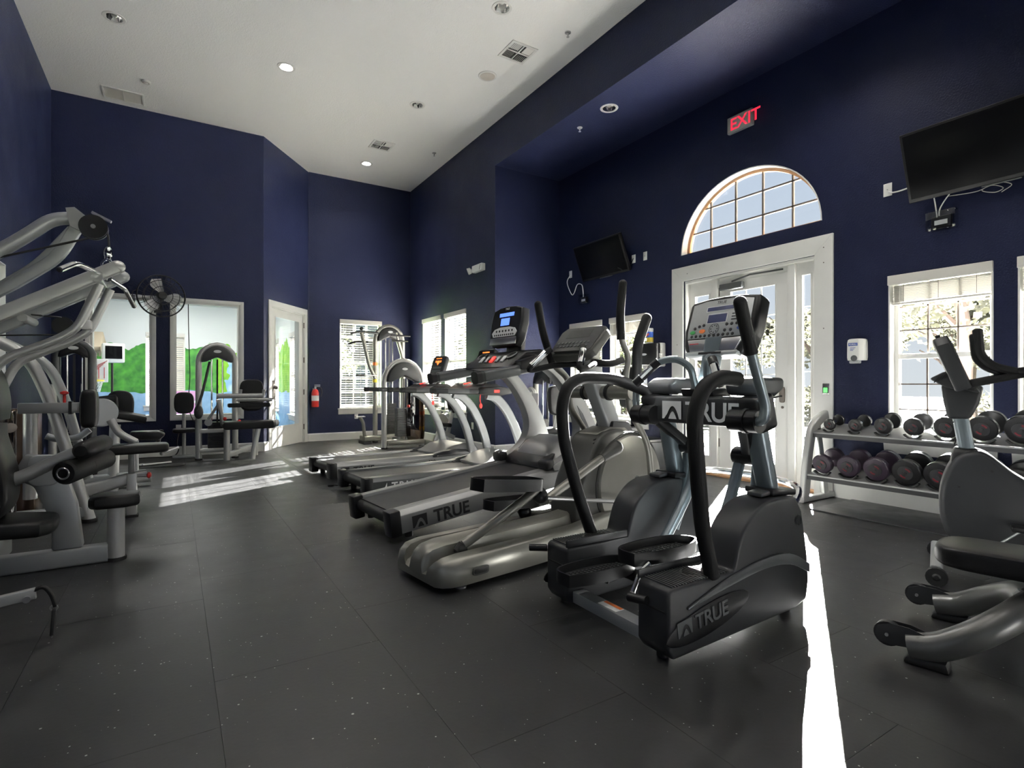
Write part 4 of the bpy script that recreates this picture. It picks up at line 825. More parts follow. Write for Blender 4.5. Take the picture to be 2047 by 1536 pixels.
text('CS500', .06, (1.80, -.4095, .21), (1, 0, 0), (0, 0, 1), 'printdark', t, .0005)
for s in (-1, 1): MB().beam([(1.75, s*.30, .08), (1.78, s*.30, -.17)], .05, .04, (0, 1, 0), 4).cyl((1.78, s*.30-.02, -.18), (1.78, s*.30+.02, -.18), .04).build('incline_leg', 'charcoal', t)
cable('power_cable', 'black cord running along the floor beneath near treadmill', [(2.4, 3.55, .01), (2.1, 3.5, .01), (1.85, 3.58, .01), (1.65, 3.52, .01), (1.45, 3.62, .012)], .009, 'blackpl')
o = MB().bx(-.04, .04, -.03, .03, 0, .03).build('floor_plug', 'blackpl', bevel=.006); o.location = (1.45, 3.50, 0); tag(o, 'small black plug lying under the near treadmill rail', 'plug')
t = T('floor_box', 'round metal floor outlet cover beside middle treadmill tail', 'floor outlet', (1.42, 5.95, 0), 90)
MB().lathe([(.001, .003), (.13, .003), (.14, .001), (.14, 0)], n=24).build('cover', 'charcoal', t); MB().box((.0, .02, .012), (.06, .04, .02)).build('plug', 'blackpl', t, bevel=.004); MB().tube(sm([(.02, .02, .015), (.12, -.06, .012), (.3, -.1, .01), (.5, -.02, .01)], 5), .007, 6).build('cord', 'blackpl', t)

# ================================================================ FRONT ELLIPTICAL (faces the entrance wall)
t = T('elliptical_trainer', 'black elliptical trainer in front with silver console and twin side housings', 'elliptical', (1.62, 1.865, 0), 90)
side = [(.03, .02), (.0, .06), (.0, .29), (.02, .30), (.40, .30)] + [(p.x, p.z) for p in sm([(.40, 0, .30), (.45, 0, .44), (.53, 0, .525), (.62, 0, .565), (.74, 0, .575)], 5)][1:] + [(.86, .57), (.91, .50), (.955, .30), (.97, .16), (.95, .07), (.86, .045)]
for s in (-1, 1):
    a, c = s*.235, s*.405
    MB().prism(side, a, c).build('side_housing', 'charcoal', t, bevel=.014, seg=3)
    for x0, x1, z in ((.004, .25, .225), (.0, .9, .045)): pass
    MB().bx(-.003, .0, min(a, c)+.02, max(a, c)-.02, .205, .211).build('panel_seam', 'rubber', t)
    o = MB()
    for i in range(22): o.bx(.03+.016*i, .037+.016*i, min(a, c)+.012, max(a, c)-.012, .30, .306)
    o.build('step_ribs', 'midgrey', t); MB().pad(circ(24, .085, .055), .302, .3075, .002, Matrix.Translation((.26, s*.32, 0))).build('step_oval', 'champdark', t)
    o = MB()
    for i in range(9): o.bx(.19+.0155*i, .197+.0155*i, s*.32-.05*math.sin(math.pi*(i+1)/10), s*.32+.05*math.sin(math.pi*(i+1)/10), .3075, .310)
    o.build('oval_ribs', 'rubber', t)
    # raised lip around the step
    MB().bx(.0, .40, a-.004*s if 0 else min(a, a+.012*s), max(a, a+.012*s), .30, .335).build('step_lip', 'charcoal', t, bevel=.004)
    sw = sm([(.10, 0, .215), (.35, 0, .285), (.60, 0, .325), (.80, 0, .315), (.955, 0, .245)], 5); lo = sm([(.955, 0, .20), (.80, 0, .265), (.60, 0, .280), (.35, 0, .25), (.10, 0, .205)], 5)
    MB().prism([(p.x, p.z) for p in sw+lo], c, c+s*.012).build('swoosh_trim', 'midgrey', t, bevel=.004)
    MB().pad(circ(28, .26, .062, 2), 0, .006, .004, basis((.24, c, .145), (s*-1 if s > 0 else 1, 0, .18*(-1 if s > 0 else 1)), (0, 0, 1))).build('oval_badge', 'blackpl', t)
    MB().torus((.87, c+s*.002, .46), (0, 1, 0), .022, .004, 18, 6).build('port_ring', 'blackpl', t)
    # column, base plate, moulded seat
    MB().beam([(.83, s*.285, .555), (.715, s*.275, 1.0)], .095, .085, (0, 1, 0), 2.6).build('column', 'steelblue', t); MB().box((.835, s*.29, .585), (.19, .15, .03), ry=4).build('column_base', 'blackpl', t, bevel=.008); MB().box((.72, s*.31, .588), (.09, .08, .02), ry=-5).build('cover_cap', 'midgrey', t, bevel=.006)
    MB().box((.70, s*.31, .965), (.13, .12, .17), ry=-14).build('column_head', 'blackpl', t, bevel=.02, seg=3)
    # fixed handrail
    MB().tube(sm(fil([(.28, s*.385, .30), (.20, s*.40, .52), (.13, s*.43, .80), (.115, s*.43, .98), (.15, s*.43, 1.09), (.25, s*.43, 1.135), (.48, s*.415, 1.13), (.66, s*.36, 1.06), (.70, s*.31, 1.0)] if s > 0 else [(.28, s*.385, .30), (.20, s*.40, .52), (.13, s*.43, .80), (.115, s*.43, .98), (.17, s*.43, 1.09), (.28, s*.425, 1.13), (.40, s*.42, 1.12)], .06, 3), 1), .032, 12).build('fixed_handrail', 'foam', t)
    MB().prism([(.66, 1.045), (.80, 1.04), (.87, 1.075), (.87, 1.13), (.70, 1.135), (.64, 1.10)], s*.17, s*.345).build('handrail_joint', 'charcoal', t, bevel=.02, seg=3)
    MB().cyl((.61, s*.24, .93), (.61, s*.385, .93), .052).cyl((.61, s*.31, .93), (.61, s*.33, .93), .058).build('pivot_hub', 'blackpl', t)
MB().beam([(.69, -.30, .965), (.69, .30, .965)], .125, .145, (1, 0, 0), 8).build('crossbeam', 'charcoal', t)
text('TRUE', .135, (.622, .045, .915), (0, -1, 0), (0, 0, 1), 'printlight', t, .0012, 0, .95, bold=.002); logo(.095, (.622, .20, .915), (0, -1, 0), (0, 0, 1), 'printlight', t)
# swinging arms (one forward, one back)
MB().tube(fil([(.415, -.425, 1.43), (.50, -.425, 1.205), (.59, -.425, 1.0), (.585, -.42, .935), (.60, -.36, .93)], .04), .022, 12).build('swing_arm', 'steelblue', t); MB().tube([(.41, -.425, 1.445), (.49, -.425, 1.23)], .028, 12).ball((.41, -.425, 1.445), .028, 8).build('arm_grip', 'foam', t)
MB().tube(fil([(.765, .455, 1.49), (.69, .455, 1.33), (.68, .455, .99), (.66, .43, .925), (.61, .37, .93)], .06), .022, 12).build('swing_arm', 'steelblue', t); MB().tube(fil([(.765, .455, 1.49), (.69, .455, 1.33), (.684, .455, 1.12)], .05), .030, 12).ball((.765, .455, 1.49), .03, 8).build('arm_grip', 'foam', t)
for s, kx, kz, px, pz in ((-1, .80, .74, .26, .315), (1, .83, .755, .09, .185)):
    MB().beam([(.66, s*.27, .90), (kx, s*.20, kz)], .06, .05, (0, 1, 0), 4).build('rocker_link', 'blackpl', t); MB().cyl((kx, s*.13, kz), (kx, s*.27, kz), .045).ball((kx, s*.13, kz), (.045, .02, .045), 8).ball((kx, s*.27, kz), (.045, .02, .045), 8).build('knuckle', 'blackpl', t)
    MB().beam(sm([(kx, s*.15, kz-.02), (kx-.07, s*.14, .52), (px+.40, s*.12, pz+.03)], 5), .05, .045, (0, 1, 0), 3).build('lower_link', 'steelblue', t); MB().beam(sm([(kx+.02, s*.23, kz-.02), (kx+.0, s*.22, .5), (kx-.10, s*.21, .3)], 5), .045, .035, (0, 1, 0), 3).build('guide_link', 'steelblue', t)
    out = [(p.x, p.y) for p in sm([(-.21, -.055, 0), (-.20, .05, 0), (-.05, .085, 0), (.12, .075, 0), (.20, .03, 0), (.21, -.03, 0), (.10, -.08, 0), (-.06, -.08, 0), (-.21, -.055, 0)], 5)][:-1]
    cy = s*.115
    MB().pad(out, 0, .02, .004, Matrix.Translation((px, cy, pz))).build('pedal', 'rubber', t)
    rim = MB(); rim.sweep([(px+x, cy+y, pz+.03) for x, y in out], [(-.028, -.004), (.028, -.004), (.028, .004), (-.028, .004)], up=(0, 0, 1), closed=True); rim.build('pedal_rim', 'blackpl', t)
    st = MB()
    for i in range(14):
        for j in range(6):
            st.box((px-.15+.024*i, cy-.045+.018*j, pz+.022), (.013, .009, .005))
    st.build('pedal_studs', 'midgrey', t)
    MB().beam([(px+.05, cy, pz-.02), (px+.42, s*.12, pz+.02)], .05, .035, (0, 0, 1), 5).build('pedal_arm', 'charcoal', t)
MB().cyl((.30, -.23, .16), (.30, .23, .16), .03).cyl((.30, -.12, .16), (.30, .02, .16), .055).build('crank_axle', 'rubber', t); MB().torus((.30, -.13, .16), (0, 1, 0), .03, .008, 18, 6).build('axle_ring', 'steel', t)
MB().tube(fil([(.10, -.21, .335), (.05, -.20, .30), (-.005, -.215, .235)], .02), .011, 8).build('lift_lever', 'chrome', t); MB().cyl((-.035, -.225, .225), (-.02, -.31, .235), .018).build('lever_grip', 'blackpl', t); MB().cyl((.0, .40, .262), (-.06, .47, .255), .018).build('lever_grip', 'blackpl', t)
MB().bx(.035, .105, -.235, .235, .03, .085).build('rear_crossbar', 'lightgrey', t, bevel=.004); MB().bx(.045, .095, -.06, .06, .085, .087).build('warning_sticker', 'sticker', t); MB().bx(.075, .095, -.055, .055, .087, .0878).build('warning_band', 'orange', t)
text('TRUE', .088, (.145, -.4125, .118), (1, 0, .12), (-.12, 0, 1), 'midgrey', t, .004, 0, .95, bold=.0015); logo(.062, (.045, -.4125, .105), (1, 0, .12), (-.12, 0, 1), 'midgrey', t)
MB().tube(fil([(.88, -.35, .47), (1.0, -.35, .585), (1.06, -.22, .60), (1.08, 0, .605), (1.06, .22, .60), (1.0, .35, .585), (.88, .36, .47)], .07), .017, 10).build('front_bumper', 'chrome', t)
for s in (-1, 1): MB().cyl((.06, s*.32, 0), (.06, s*.32, .03), .025).cyl((.9, s*.32, 0), (.9, s*.32, .05), .025).build('leveling_foot', 'rubber', t)
# console
MB().beam([(.72, 0, 1.02), (.80, 0, 1.34)], .10, .05, (0, 1, 0), 5).build('console_mast', 'steelblue', t); MB().prism([(.66, 1.035), (.80, 1.035), (.76, 1.08), (.64, 1.075)], -.1, .1).build('mast_tray', 'blackpl', t, bevel=.01)
M = basis((.775, 0, 1.255), (0, -1, 0), (.33, 0, 1)); hh = .33
out = [(-.165, 0), (.165, 0), (.205, .05), (.222, .14), (.218, hh-.03), (.205, hh-.012), (.1, hh+.003), (0, hh+.006), (-.1, hh+.003), (-.205, hh-.012), (-.218, hh-.03), (-.222, .14), (-.205, .05)]
MB(M).pad(out, -.095, 0, .022).build('console', 'blackpl', t); MB(M).prism([(-.182, .095), (.182, .095), (.19, .14), (.186, hh-.034), (.10, hh-.018), (-.10, hh-.018), (-.186, hh-.034), (-.19, .14)], 0, .004, 'z').build('faceplate', 'lightgrey', t, bevel=.001)
MB(M).prism([(-.14, .015), (.14, .015), (.17, .085), (-.17, .085)], 0, .014, 'z').build('reading_ledge', 'steel', t, bevel=.003); MB(M).bx(-.16, .16, -.012, .012, -.02, .022).build('ledge_lip', 'lightgrey', t, bevel=.005); MB(M).bx(-.07, .07, -.006, .006, .022, .024).build('model_badge', 'blackpl', t)
MB(M).bx(-.09, .085, .245, .275, .004, .006).build('display_frame', 'printlight', t); MB(M).bx(-.085, .08, .249, .271, .006, .007).build('readout', 'lcdoff', t)
MB(M).bx(-.075, .05, .175, .232, .004, .006).build('display_frame', 'printlight', t); MB(M).bx(-.07, .045, .18, .227, .006, .007).build('lcd_screen', 'lcdoff', t)
text('TRUE', .024, tuple(M @ Vector((-.035, .288, .0045))), (0, -1, 0), (.33, 0, 1), 'printdark', t, .0004, .1)
def key(x, y, r=.0085, m='printdark', rx=None): MB(M).pad(circ(16, rx or r, r), .004, .007, .001, Matrix.Translation((x, y, 0))).build('key', m, t)
for i in range(10): key(-.155+.0285*i, .108)
for x, y in ((-.145, .155), (-.118, .165), (-.09, .17), (.055, .165), (.085, .165), (.05, .132), (.085, .132), (.115, .165)): key(x, y)
key(-.155, .132, .011, 'green', .018); key(-.093, .136, .012, 'orange', .02); key(.14, .138, .011, 'blue', .02)
MB(M).torus((-.02, .145, .004), (0, 0, 1), .03, .0015, 24, 5).build('program_ring', 'printdark', t)
for i in range(8): a = 2*math.pi*i/8; MB(M).bx(-.02+.02*math.cos(a)-.003, -.02+.02*math.cos(a)+.003, .145+.02*math.sin(a)-.003, .145+.02*math.sin(a)+.003, .004, .005).build('program_mark', 'printdark', t)
for i in range(3): MB(M).bx(.075, .115, .187+.016*i, .193+.016*i, .004, .005).build('print_line', 'printdark', t)
MB(M).bx(-.15, -.09, .058, .062, .014, .015).build('warning_line', 'red', t)
# heart-rate grips with chrome sensors
for s in (-1, 1):
    MB().tube(fil([(.70, s*.035, 1.05), (.67, s*.05, 1.19), (.62, s*.10, 1.235), (.56, s*.17, 1.22), (.50, s*.25, 1.12)], .05), .019, 10).build('pulse_handle', 'steelblue', t)
    MB().tube([(.545, s*.188, 1.195), (.505, s*.242, 1.13)], .021, 10).build('pulse_sensor', 'chrome', t); MB().cyl((.507, s*.24, 1.132), (.487, s*.268, 1.10), .023).build('handle_cap', 'blackpl', t); MB().cyl((.56, s*.168, 1.22), (.54, s*.195, 1.19), .023).build('handle_collar', 'blackpl', t)

# ================================================================ CROSS TRAINER behind it
t = T('cross_trainer', 'champagne grey cross trainer with round flywheel cover and tall swing arms', 'elliptical', (1.21, 2.83, 0), 82)
sec = [(-.275, .035), (-.285, .10), (-.26, .165), (-.235, .18), (-.175, .18), (-.155, .115), (-.095, .105), (-.075, .20), (-.05, .215), (.05, .215), (.075, .20), (.095, .105), (.155, .115), (.175, .18), (.235, .18), (.26, .165), (.285, .10), (.275, .035)]
rings = []
for x, ky, kz in ((-.085, .72, .55), (-.06, .86, .78), (-.02, .95, .93), (.06, 1, 1), (.5, 1, 1.02), (.95, .95, 1.05), (1.25, .8, 1.2), (1.6, .7, 1.25)): rings.append([(x, y*ky, .035+(z-.035)*kz) for y, z in sec])
MB().loft(rings).build('base_shell', 'champagne', t, ang=40); MB().bx(0, 1.9, -.2, .2, .02, .06).build('base_frame', 'charcoal', t, bevel=.005)
MB().pad(circ(20, .055, .024, 4), 0, .006, .002, basis((.15, -.2855, .10), (1, 0, 0), (0, 0, 1))).build('hand_slot_rim', 'champdark', t); MB().pad(circ(20, .045, .015, 4), 0, .008, .002, basis((.15, -.2855, .10), (1, 0, 0), (0, 0, 1))).build('hand_slot', 'rubber', t)
for x, y in ((.08, -.2), (.08, .2), (1.7, -.2), (1.7, .2)): MB().cyl((x, y, 0), (x, y, .008), .032).cyl((x, y, .008), (x, y, .05), .012).build('leveling_foot', 'steel', t)
hous = sm([(1.08, 0, .08), (1.06, 0, .25), (1.12, 0, .45), (1.22, 0, .62), (1.30, 0, .735), (1.42, 0, .77), (1.58, 0, .765), (1.80, 0, .67), (1.98, 0, .50), (2.08, 0, .30), (2.10, 0, .10)], 5)
MB().prism([(p.x, p.z) for p in hous], -.135, .135).build('flywheel_housing', 'champdark', t, bevel=.035, seg=4)
for s in (-1, 1):
    MB().lathe([(.36, -.03), (.36, .0), (.345, .022), (.30, .03), (.20, .034), (.001, .035)], (1.62, s*.135, .375), (0, s, 0), 48).build('disc_cover', 'champagne', t); MB().lathe([(.375, -.03), (.375, .005), (.362, .005), (.362, -.03)], (1.62, s*.135, .375), (0, s, 0), 48, False).build('disc_rim', 'rubber', t)
    MB().lathe([(.03, 0), (.028, .006), (.001, .006)], (1.66, s*.168, .40), (0, s, 0), 16).build('disc_cap', 'charcoal', t)
MB().prism([(1.24, .63), (1.32, .755), (1.46, .79), (1.62, .78), (1.72, .72), (1.58, .70), (1.40, .69), (1.33, .60)], -.10, .10).build('top_fairing', 'champagne', t, bevel=.02, seg=3)
for i in range(4): MB().box((1.30, -.104, .655+.022*i), (.09, .006, .007), ry=-15).build('cooling_slot', 'rubber', t)
MB().beam([(1.60, 0, .70), (1.36, 0, 1.16), (1.30, 0, 1.30)], .115, .14, (0, 1, 0), 6).build('mast', 'lightgrey', t); MB().prism([(1.48, .76), (1.74, .74), (1.68, .82), (1.50, .83)], -.085, .085).build('mast_boot', 'charcoal', t, bevel=.015)
MB().cyl((1.42, -.31, 1.04), (1.42, .31, 1.04), .048).build('pivot_tube', 'champagne', t)
for s in (-1, 1): MB().cyl((1.42, s*.10, 1.04), (1.42, s*.125, 1.04), .058).build('pivot_collar', 'rubber', t)
armR = fil([(1.345, -.29, 1.78), (1.315, -.29, 1.58), (1.325, -.29, 1.40), (1.415, -.29, 1.28), (1.375, -.29, 1.17), (1.40, -.28, 1.04)], .07)
armL = fil([(1.10, .29, 1.68), (1.15, .29, 1.47), (1.25, .29, 1.24), (1.40, .29, 1.15), (1.42, .28, 1.04)], .07)
MB().tube(armR, .021, 12).build('swing_arm', 'champagne', t); MB().tube(armL, .021, 12).build('swing_arm', 'champagne', t)
MB().tube(fil([(1.345, -.29, 1.78), (1.315, -.29, 1.58), (1.325, -.29, 1.40)], .07), .029, 12).ball((1.345, -.29, 1.78), .029, 8).build('arm_grip', 'foam', t); MB().tube(fil([(1.10, .29, 1.68), (1.15, .29, 1.47), (1.25, .29, 1.24)], .07), .029, 12).ball((1.10, .29, 1.68), .029, 8).build('arm_grip', 'foam', t)
for s in (-1, 1): MB().tube(sm([(1.41, s*.28, 1.04), (1.45, s*.28, .90), (1.60, s*.28, .72), (1.66, s*.28, .55), (1.67, s*.27, .35), (1.55, s*.24, .27)], 5), .022, 12).build('lower_arm', 'champagne', t)
# pedals with struts
for s, x0, z0, pa, wheel, disc in ((-1, .24, .50, (.60, .42), (.15, .20), (1.36, .66)), (1, .60, .275, (.80, .22), (.52, .18), (1.45, .12))):
    y = s*.185
    out = [(p.x, p.y) for p in sm([(-.04, -.06, 0), (-.05, .05, 0), (.10, .085, 0), (.30, .085, 0), (.40, .06, 0), (.40, -.06, 0), (.28, -.085, 0), (.10, -.08, 0), (-.04, -.06, 0)], 5)][:-1]
    k = 1 if s < 0 else .9; Mp = Matrix.Translation((x0, y, z0)) @ Matrix.Rotation(R(6 if s < 0 else 3), 4, 'Y') @ Matrix.Scale(k, 4)
    MB().pad(out, 0, .02, .006, Mp).build('pedal', 'rubber', t); b = MB(Mp); b.sweep([(p[0], p[1], .035) for p in out], [(-.035, -.005), (.035, -.005), (.035, .005), (-.035, .005)], up=(0, 0, 1), closed=True); b.build('pedal_rim', 'blackpl', t)
    b = MB(Mp)
    for i in range(9):
        for j in range(5): b.box((.02+.036*i, -.05+.025*j, .022), (.018, .012, .005))
    b.build('pedal_studs', 'midgrey', t)
    MB().tube(fil([(pa[0]+.05, y-s*-.02, pa[1]+.05), (pa[0]-.13, y+s*.03, pa[1]-.03), (wheel[0], s*.125, wheel[1])], .08), .027, 12).build('roller_strut', 'champagne', t); MB().cyl((wheel[0]-.01, s*.125, wheel[1]), (wheel[0]-.05, s*.125, wheel[1]-.03), .026, .02).cyl((wheel[0]-.02, s*.10, wheel[1]-.025), (wheel[0]-.02, s*.15, wheel[1]-.025), .03).build('track_roller', 'rubber', t)
    MB().ball((pa[0]+.06, y-.02, pa[1]), (.05, .045, .05), 8).build('pedal_joint', 'blackpl', t)
    MB().tube([(pa[0]+.07, s*.25, pa[1]-.01), (1.55, s*.25, .26)], .014, 10).build('tie_rod', 'steel', t)
    MB().tube([(pa[0]+.10, s*.215, pa[1]-.03), (disc[0], s*.215, disc[1])], .028, 12).build('crank_arm', 'champagne', t)
    d = (Vector((disc[0], 0, disc[1]))-Vector((pa[0]+.1, 0, pa[1]-.03))).normalized(); p1 = Vector((disc[0], s*.215, disc[1]))
    MB().cyl(p1-d*.16, p1, .032, .052).ball(p1, (.052, .052, .052), 8).build('crank_boot', 'champdark', t)
# console and static bars
M = basis((1.10, 0, 1.30), (0, -1, 0), (.75, 0, .80)); out = [(-.15, 0), (.15, 0), (.20, .05), (.215, .24), (.18, .285), (-.18, .285), (-.215, .24), (-.20, .05)]
MB(M).pad(out, -.075, 0, .022).build('console', 'champdark', t); MB(M).prism([(x*.93, .012+y*.93) for x, y in out], 0, .003, 'z').build('console_face', 'charcoal', t); MB(M).bx(-.12, .10, .17, .25, .003, .005).build('lcd_screen', 'blackpl', t)
for i in range(9): MB(M).cyl((-.15+.035*i, .12, .003), (-.15+.035*i, .12, .007), .011, n=10).build('key', 'midgrey', t)
for i in range(9): MB(M).cyl((-.15+.035*i, .085, .003), (-.15+.035*i, .085, .007), .009, n=10).build('key', 'midgrey', t)
MB(M).bx(-.13, .13, .02, .055, .003, .02).build('reading_ledge', 'champdark', t, bevel=.004); MB().prism([(1.22, 1.27), (1.36, 1.27), (1.40, 1.42), (1.26, 1.40)], -.08, .08).build('console_neck', 'champagne', t, bevel=.02)
for s in (-1, 1):
    MB().tube(fil([(1.30, s*.06, 1.245), (1.16, s*.20, 1.235), (1.02, s*.25, 1.20), (.96, s*.245, 1.20), (1.04, s*.20, 1.30), (1.10, s*.15, 1.35)], .05), .021, 10).build('static_handle', 'foam', t); MB().tube([(.985, s*.235, 1.23), (1.07, s*.18, 1.325)], .024, 10).build('pulse_sensor', 'chrome', t)
    MB().tube(fil([(1.30, s*.07, 1.25), (1.38, s*.16, 1.24), (1.46, s*.20, 1.27)] if s < 0 else [(1.30, s*.07, 1.25), (1.34, s*.14, 1.24), (1.36, s*.16, 1.25)], .05), .026, 10).build('front_handle', 'foam', t)
# ================================================================ DUMBBELL RACK
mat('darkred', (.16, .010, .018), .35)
t = T('dumbbell_rack', 'silver two tier dumbbell rack below the window by entrance', 'rack', (XE, 2.85, 0), 180)   # local x = -Y, y = +X... set below
t.rotation_euler = (0, 0, R(-90))   # local x along -Y, local y along +X
Lr = 2.95
for x in (.0, Lr):
    MB().beam(fil([(x, -.50, .015), (x, -.44, .45), (x, -.375, .68), (x, -.25, .77), (x, -.13, .80)], .12), .06, .10, (1, 0, 0), 4).build('front_leg', 'silver', t)
    MB().beam([(x, -.14, .015), (x, -.30, .735)], .05, .08, (1, 0, 0), 5).build('rear_leg', 'silver', t)
    MB().beam([(x, -.55, .03), (x, -.02, .03)], .06, .055, (1, 0, 0), 4).build('foot_rail', 'silver', t)
    for z in (.33, .66): MB().cyl((x-.045, -.40+.1*(z > .5), z), (x+.045, -.40+.1*(z > .5), z), .02).build('bolt_boss', 'blackpl', t)
for zf, yf, nm in ((.64, -.395, 'upper'), (.255, -.495, 'lower')):
    MB().prism([(yf-.005, zf-.02), (yf-.005, zf+.012), (yf+.03, zf+.02), (yf+.31, zf+.085), (yf+.31, zf+.04), (yf+.02, zf-.02)], .03, Lr-.03, 'x').build('shelf_tray', 'treadgrey', t, bevel=.003)
    MB().bx(.03, Lr-.03, yf-.011, yf-.005, zf-.035, zf+.0).build('shelf_edge', 'charcoal', t)
up_r = [.052, .058, .070, .074, .086, .094, .102, .104, .104]; lo_r = [.086, .092, .098, .104, .108, .109, .109, .109, .109, .109]
words = ('leftmost', 'second', 'third', 'fourth', 'fifth', 'sixth', 'seventh', 'eighth', 'ninth', 'tenth', 'eleventh', 'twelfth')
def dumbbell(r, wl, hw, label, loc, group, m, reds=True):
    d = T('dumbbell', label, 'dumbbell', loc, 90, group, tilt=13)      # local x along the handle, front head at -x
    for s in (-1, 1):
        x0 = s*hw; b = MB(); b.lathe([(r*.55, 0), (r*.93, .004), (r, .012), (r, wl*.45), (r*.985, wl*.52), (r, wl*.6), (r, wl-.012), (r*.93, wl-.004), (r*.62, wl), (.001, wl)], (x0, 0, 0), (s, 0, 0), 28); b.build('head', m, d)
        MB().lathe([(r*.55, 0), (r*.53, .007), (.012, .008), (.011, .014), (.001, .014)], (x0+s*wl, 0, 0), (s, 0, 0), 24).build('end_cap', 'charcoal', d)
    MB().cyl((-hw, 0, 0), (hw, 0, 0), .0155).lathe([(.0155, -.05), (.0185, -.02), (.0185, .02), (.0155, .05)], (0, 0, 0), (1, 0, 0), 14).build('handle', 'chrome', d)
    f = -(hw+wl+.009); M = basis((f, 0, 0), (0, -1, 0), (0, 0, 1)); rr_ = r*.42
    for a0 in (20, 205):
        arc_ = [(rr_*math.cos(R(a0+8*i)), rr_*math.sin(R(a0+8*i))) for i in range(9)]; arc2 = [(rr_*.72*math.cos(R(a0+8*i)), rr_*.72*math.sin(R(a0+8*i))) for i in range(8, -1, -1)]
        MB(M).prism(arc_+arc2, 0, .0015, 'z').build('red_reflection', 'darkred', d)  # dark red arcs drawn in for dim reddish reflections
    return d
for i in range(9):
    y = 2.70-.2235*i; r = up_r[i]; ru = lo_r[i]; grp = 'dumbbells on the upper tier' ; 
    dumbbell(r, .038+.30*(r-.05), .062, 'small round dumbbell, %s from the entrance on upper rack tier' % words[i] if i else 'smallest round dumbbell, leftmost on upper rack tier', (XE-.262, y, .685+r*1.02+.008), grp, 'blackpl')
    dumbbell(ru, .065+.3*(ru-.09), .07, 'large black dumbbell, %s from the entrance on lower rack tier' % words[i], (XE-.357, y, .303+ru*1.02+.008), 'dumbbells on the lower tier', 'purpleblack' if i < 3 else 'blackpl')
    for (yy, zz, rr_) in ((-.38, .675, r), (-.48, .29, ru)):
        q = [(rr_*1.02*math.cos(R(a)), rr_*1.02*math.sin(R(a))) for a in range(-140, -39, 10)]; q2 = [(1.09*x, 1.09*z-.004) for x, z in q[::-1]]
        
        cz = zz+rr_*1.02-.012; b = MB(); b.prism([(2.85-y+x, cz+z) for x, z in q+q2], yy-.005, yy+.03); b.build('saddle', 'rubber', t)
o = MB().bx(-.36, .36, -2.3, 0, 0, .011).build('floor_mat', 'charcoal', bevel=.003); o.location = (5.08, 2.66, 0); tag(o, 'long thin black rubber mat on floor under dumbbell rack', 'mat')

# ================================================================ EXERCISE BIKE (right edge)
t = T('exercise_bike', 'grey upright exercise bike at right edge before the dumbbells', 'bike', (3.83, 1.38, 0), 160)   # local x runs backwards from the nose
prof = sm([(.10, 0, .13), (.02, 0, .25), (-.01, 0, .40), (.005, 0, .55), (.06, 0, .68), (.13, 0, .72), (.20, 0, .715), (.36, 0, .58), (.60, 0, .50), (.85, 0, .46), (.95, 0, .36), (.85, 0, .22), (.6, 0, .12), (.3, 0, .09)], 4)
MB().prism([(p.x, p.z) for p in prof], -.10, .10).build('body_shell', 'charcoal', t, bevel=.03, seg=3)
for s in (-1, 1):
    lo = sm([(.12, 0, .12), (.24, 0, .22), (.40, 0, .36), (.55, 0, .42), (.75, 0, .40)], 4)
    MB().sweep([(p.x, s*.103, p.z) for p in lo], circ(8, .012, .006), up=(0, 1, 0)).build('accent_line', 'lightgrey', t)
    MB().cyl((.08, s*.101, .52), (.08, s*.104, .52), .007, n=8).cyl((.22, s*.101, .62), (.22, s*.104, .62), .007, n=8).build('shell_screw', 'rubber', t)
MB().beam([(.12, 0, .70), (.085, 0, .93)], .10, .075, (0, 1, 0), 3).build('steering_post', 'steelblue', t)
MB().loft([[(x+dx_*k, y*wk, z) for dx_, y in ((-.045, -.055), (.045, -.055), (.045, .055), (-.045, .055))] for x, z, k, wk in ((.135, .60, 2.2, 1.6), (.12, .70, 1.6, 1.4), (.115, .735, 1.2, 1.05))]).build('post_shroud', 'blackpl', t, bevel=.012)
b = MB(); b.tube(fil([(.055, -.045, .88), (.055, .03, .88), (.075, .02, .82), (.07, 0, .79), (.06, 0, .74)], .01), .004, 6).build('bottle_clip', 'rubber', t)
MB().prism([(.03, .90), (.13, .90), (.17, .99), (.19, 1.09), (.0, 1.10), (.01, 1.0)], -.07, .07).build('post_head', 'charcoal', t, bevel=.02, seg=3)
MB().prism([(-.055, 1.13), (.02, 1.175), (.14, 1.11), (.175, 1.05), (.03, 1.075)], -.11, .11).build('fan_pod', 'charcoal', t, bevel=.015); 
for i in range(4): MB().box((-.02+.016*i, -.1115, 1.13+.008*i-.006), (.006, .004, .04), ry=35).build('fan_slot', 'rubber', t)
M = basis((.135, 0, 1.08), (0, 1, 0), (-.36, 0, 1)); MB(M).pad([(-.19, 0), (.19, 0), (.20, .08), (.19, .27), (.15, .315), (-.15, .315), (-.19, .27), (-.20, .08)], -.075, 0, .015).build('console', 'charcoal', t); MB(M).bx(-.15, .15, .03, .28, 0, .004).build('console_face', 'blackpl', t); MB(M).bx(-.1, .1, .16, .25, .004, .006).build('lcd_screen', 'lcdoff', t); MB(M).bx(-.1, .1, .318, .335, -.055, -.03).build('reading_ledge', 'charcoal', t, bevel=.004)
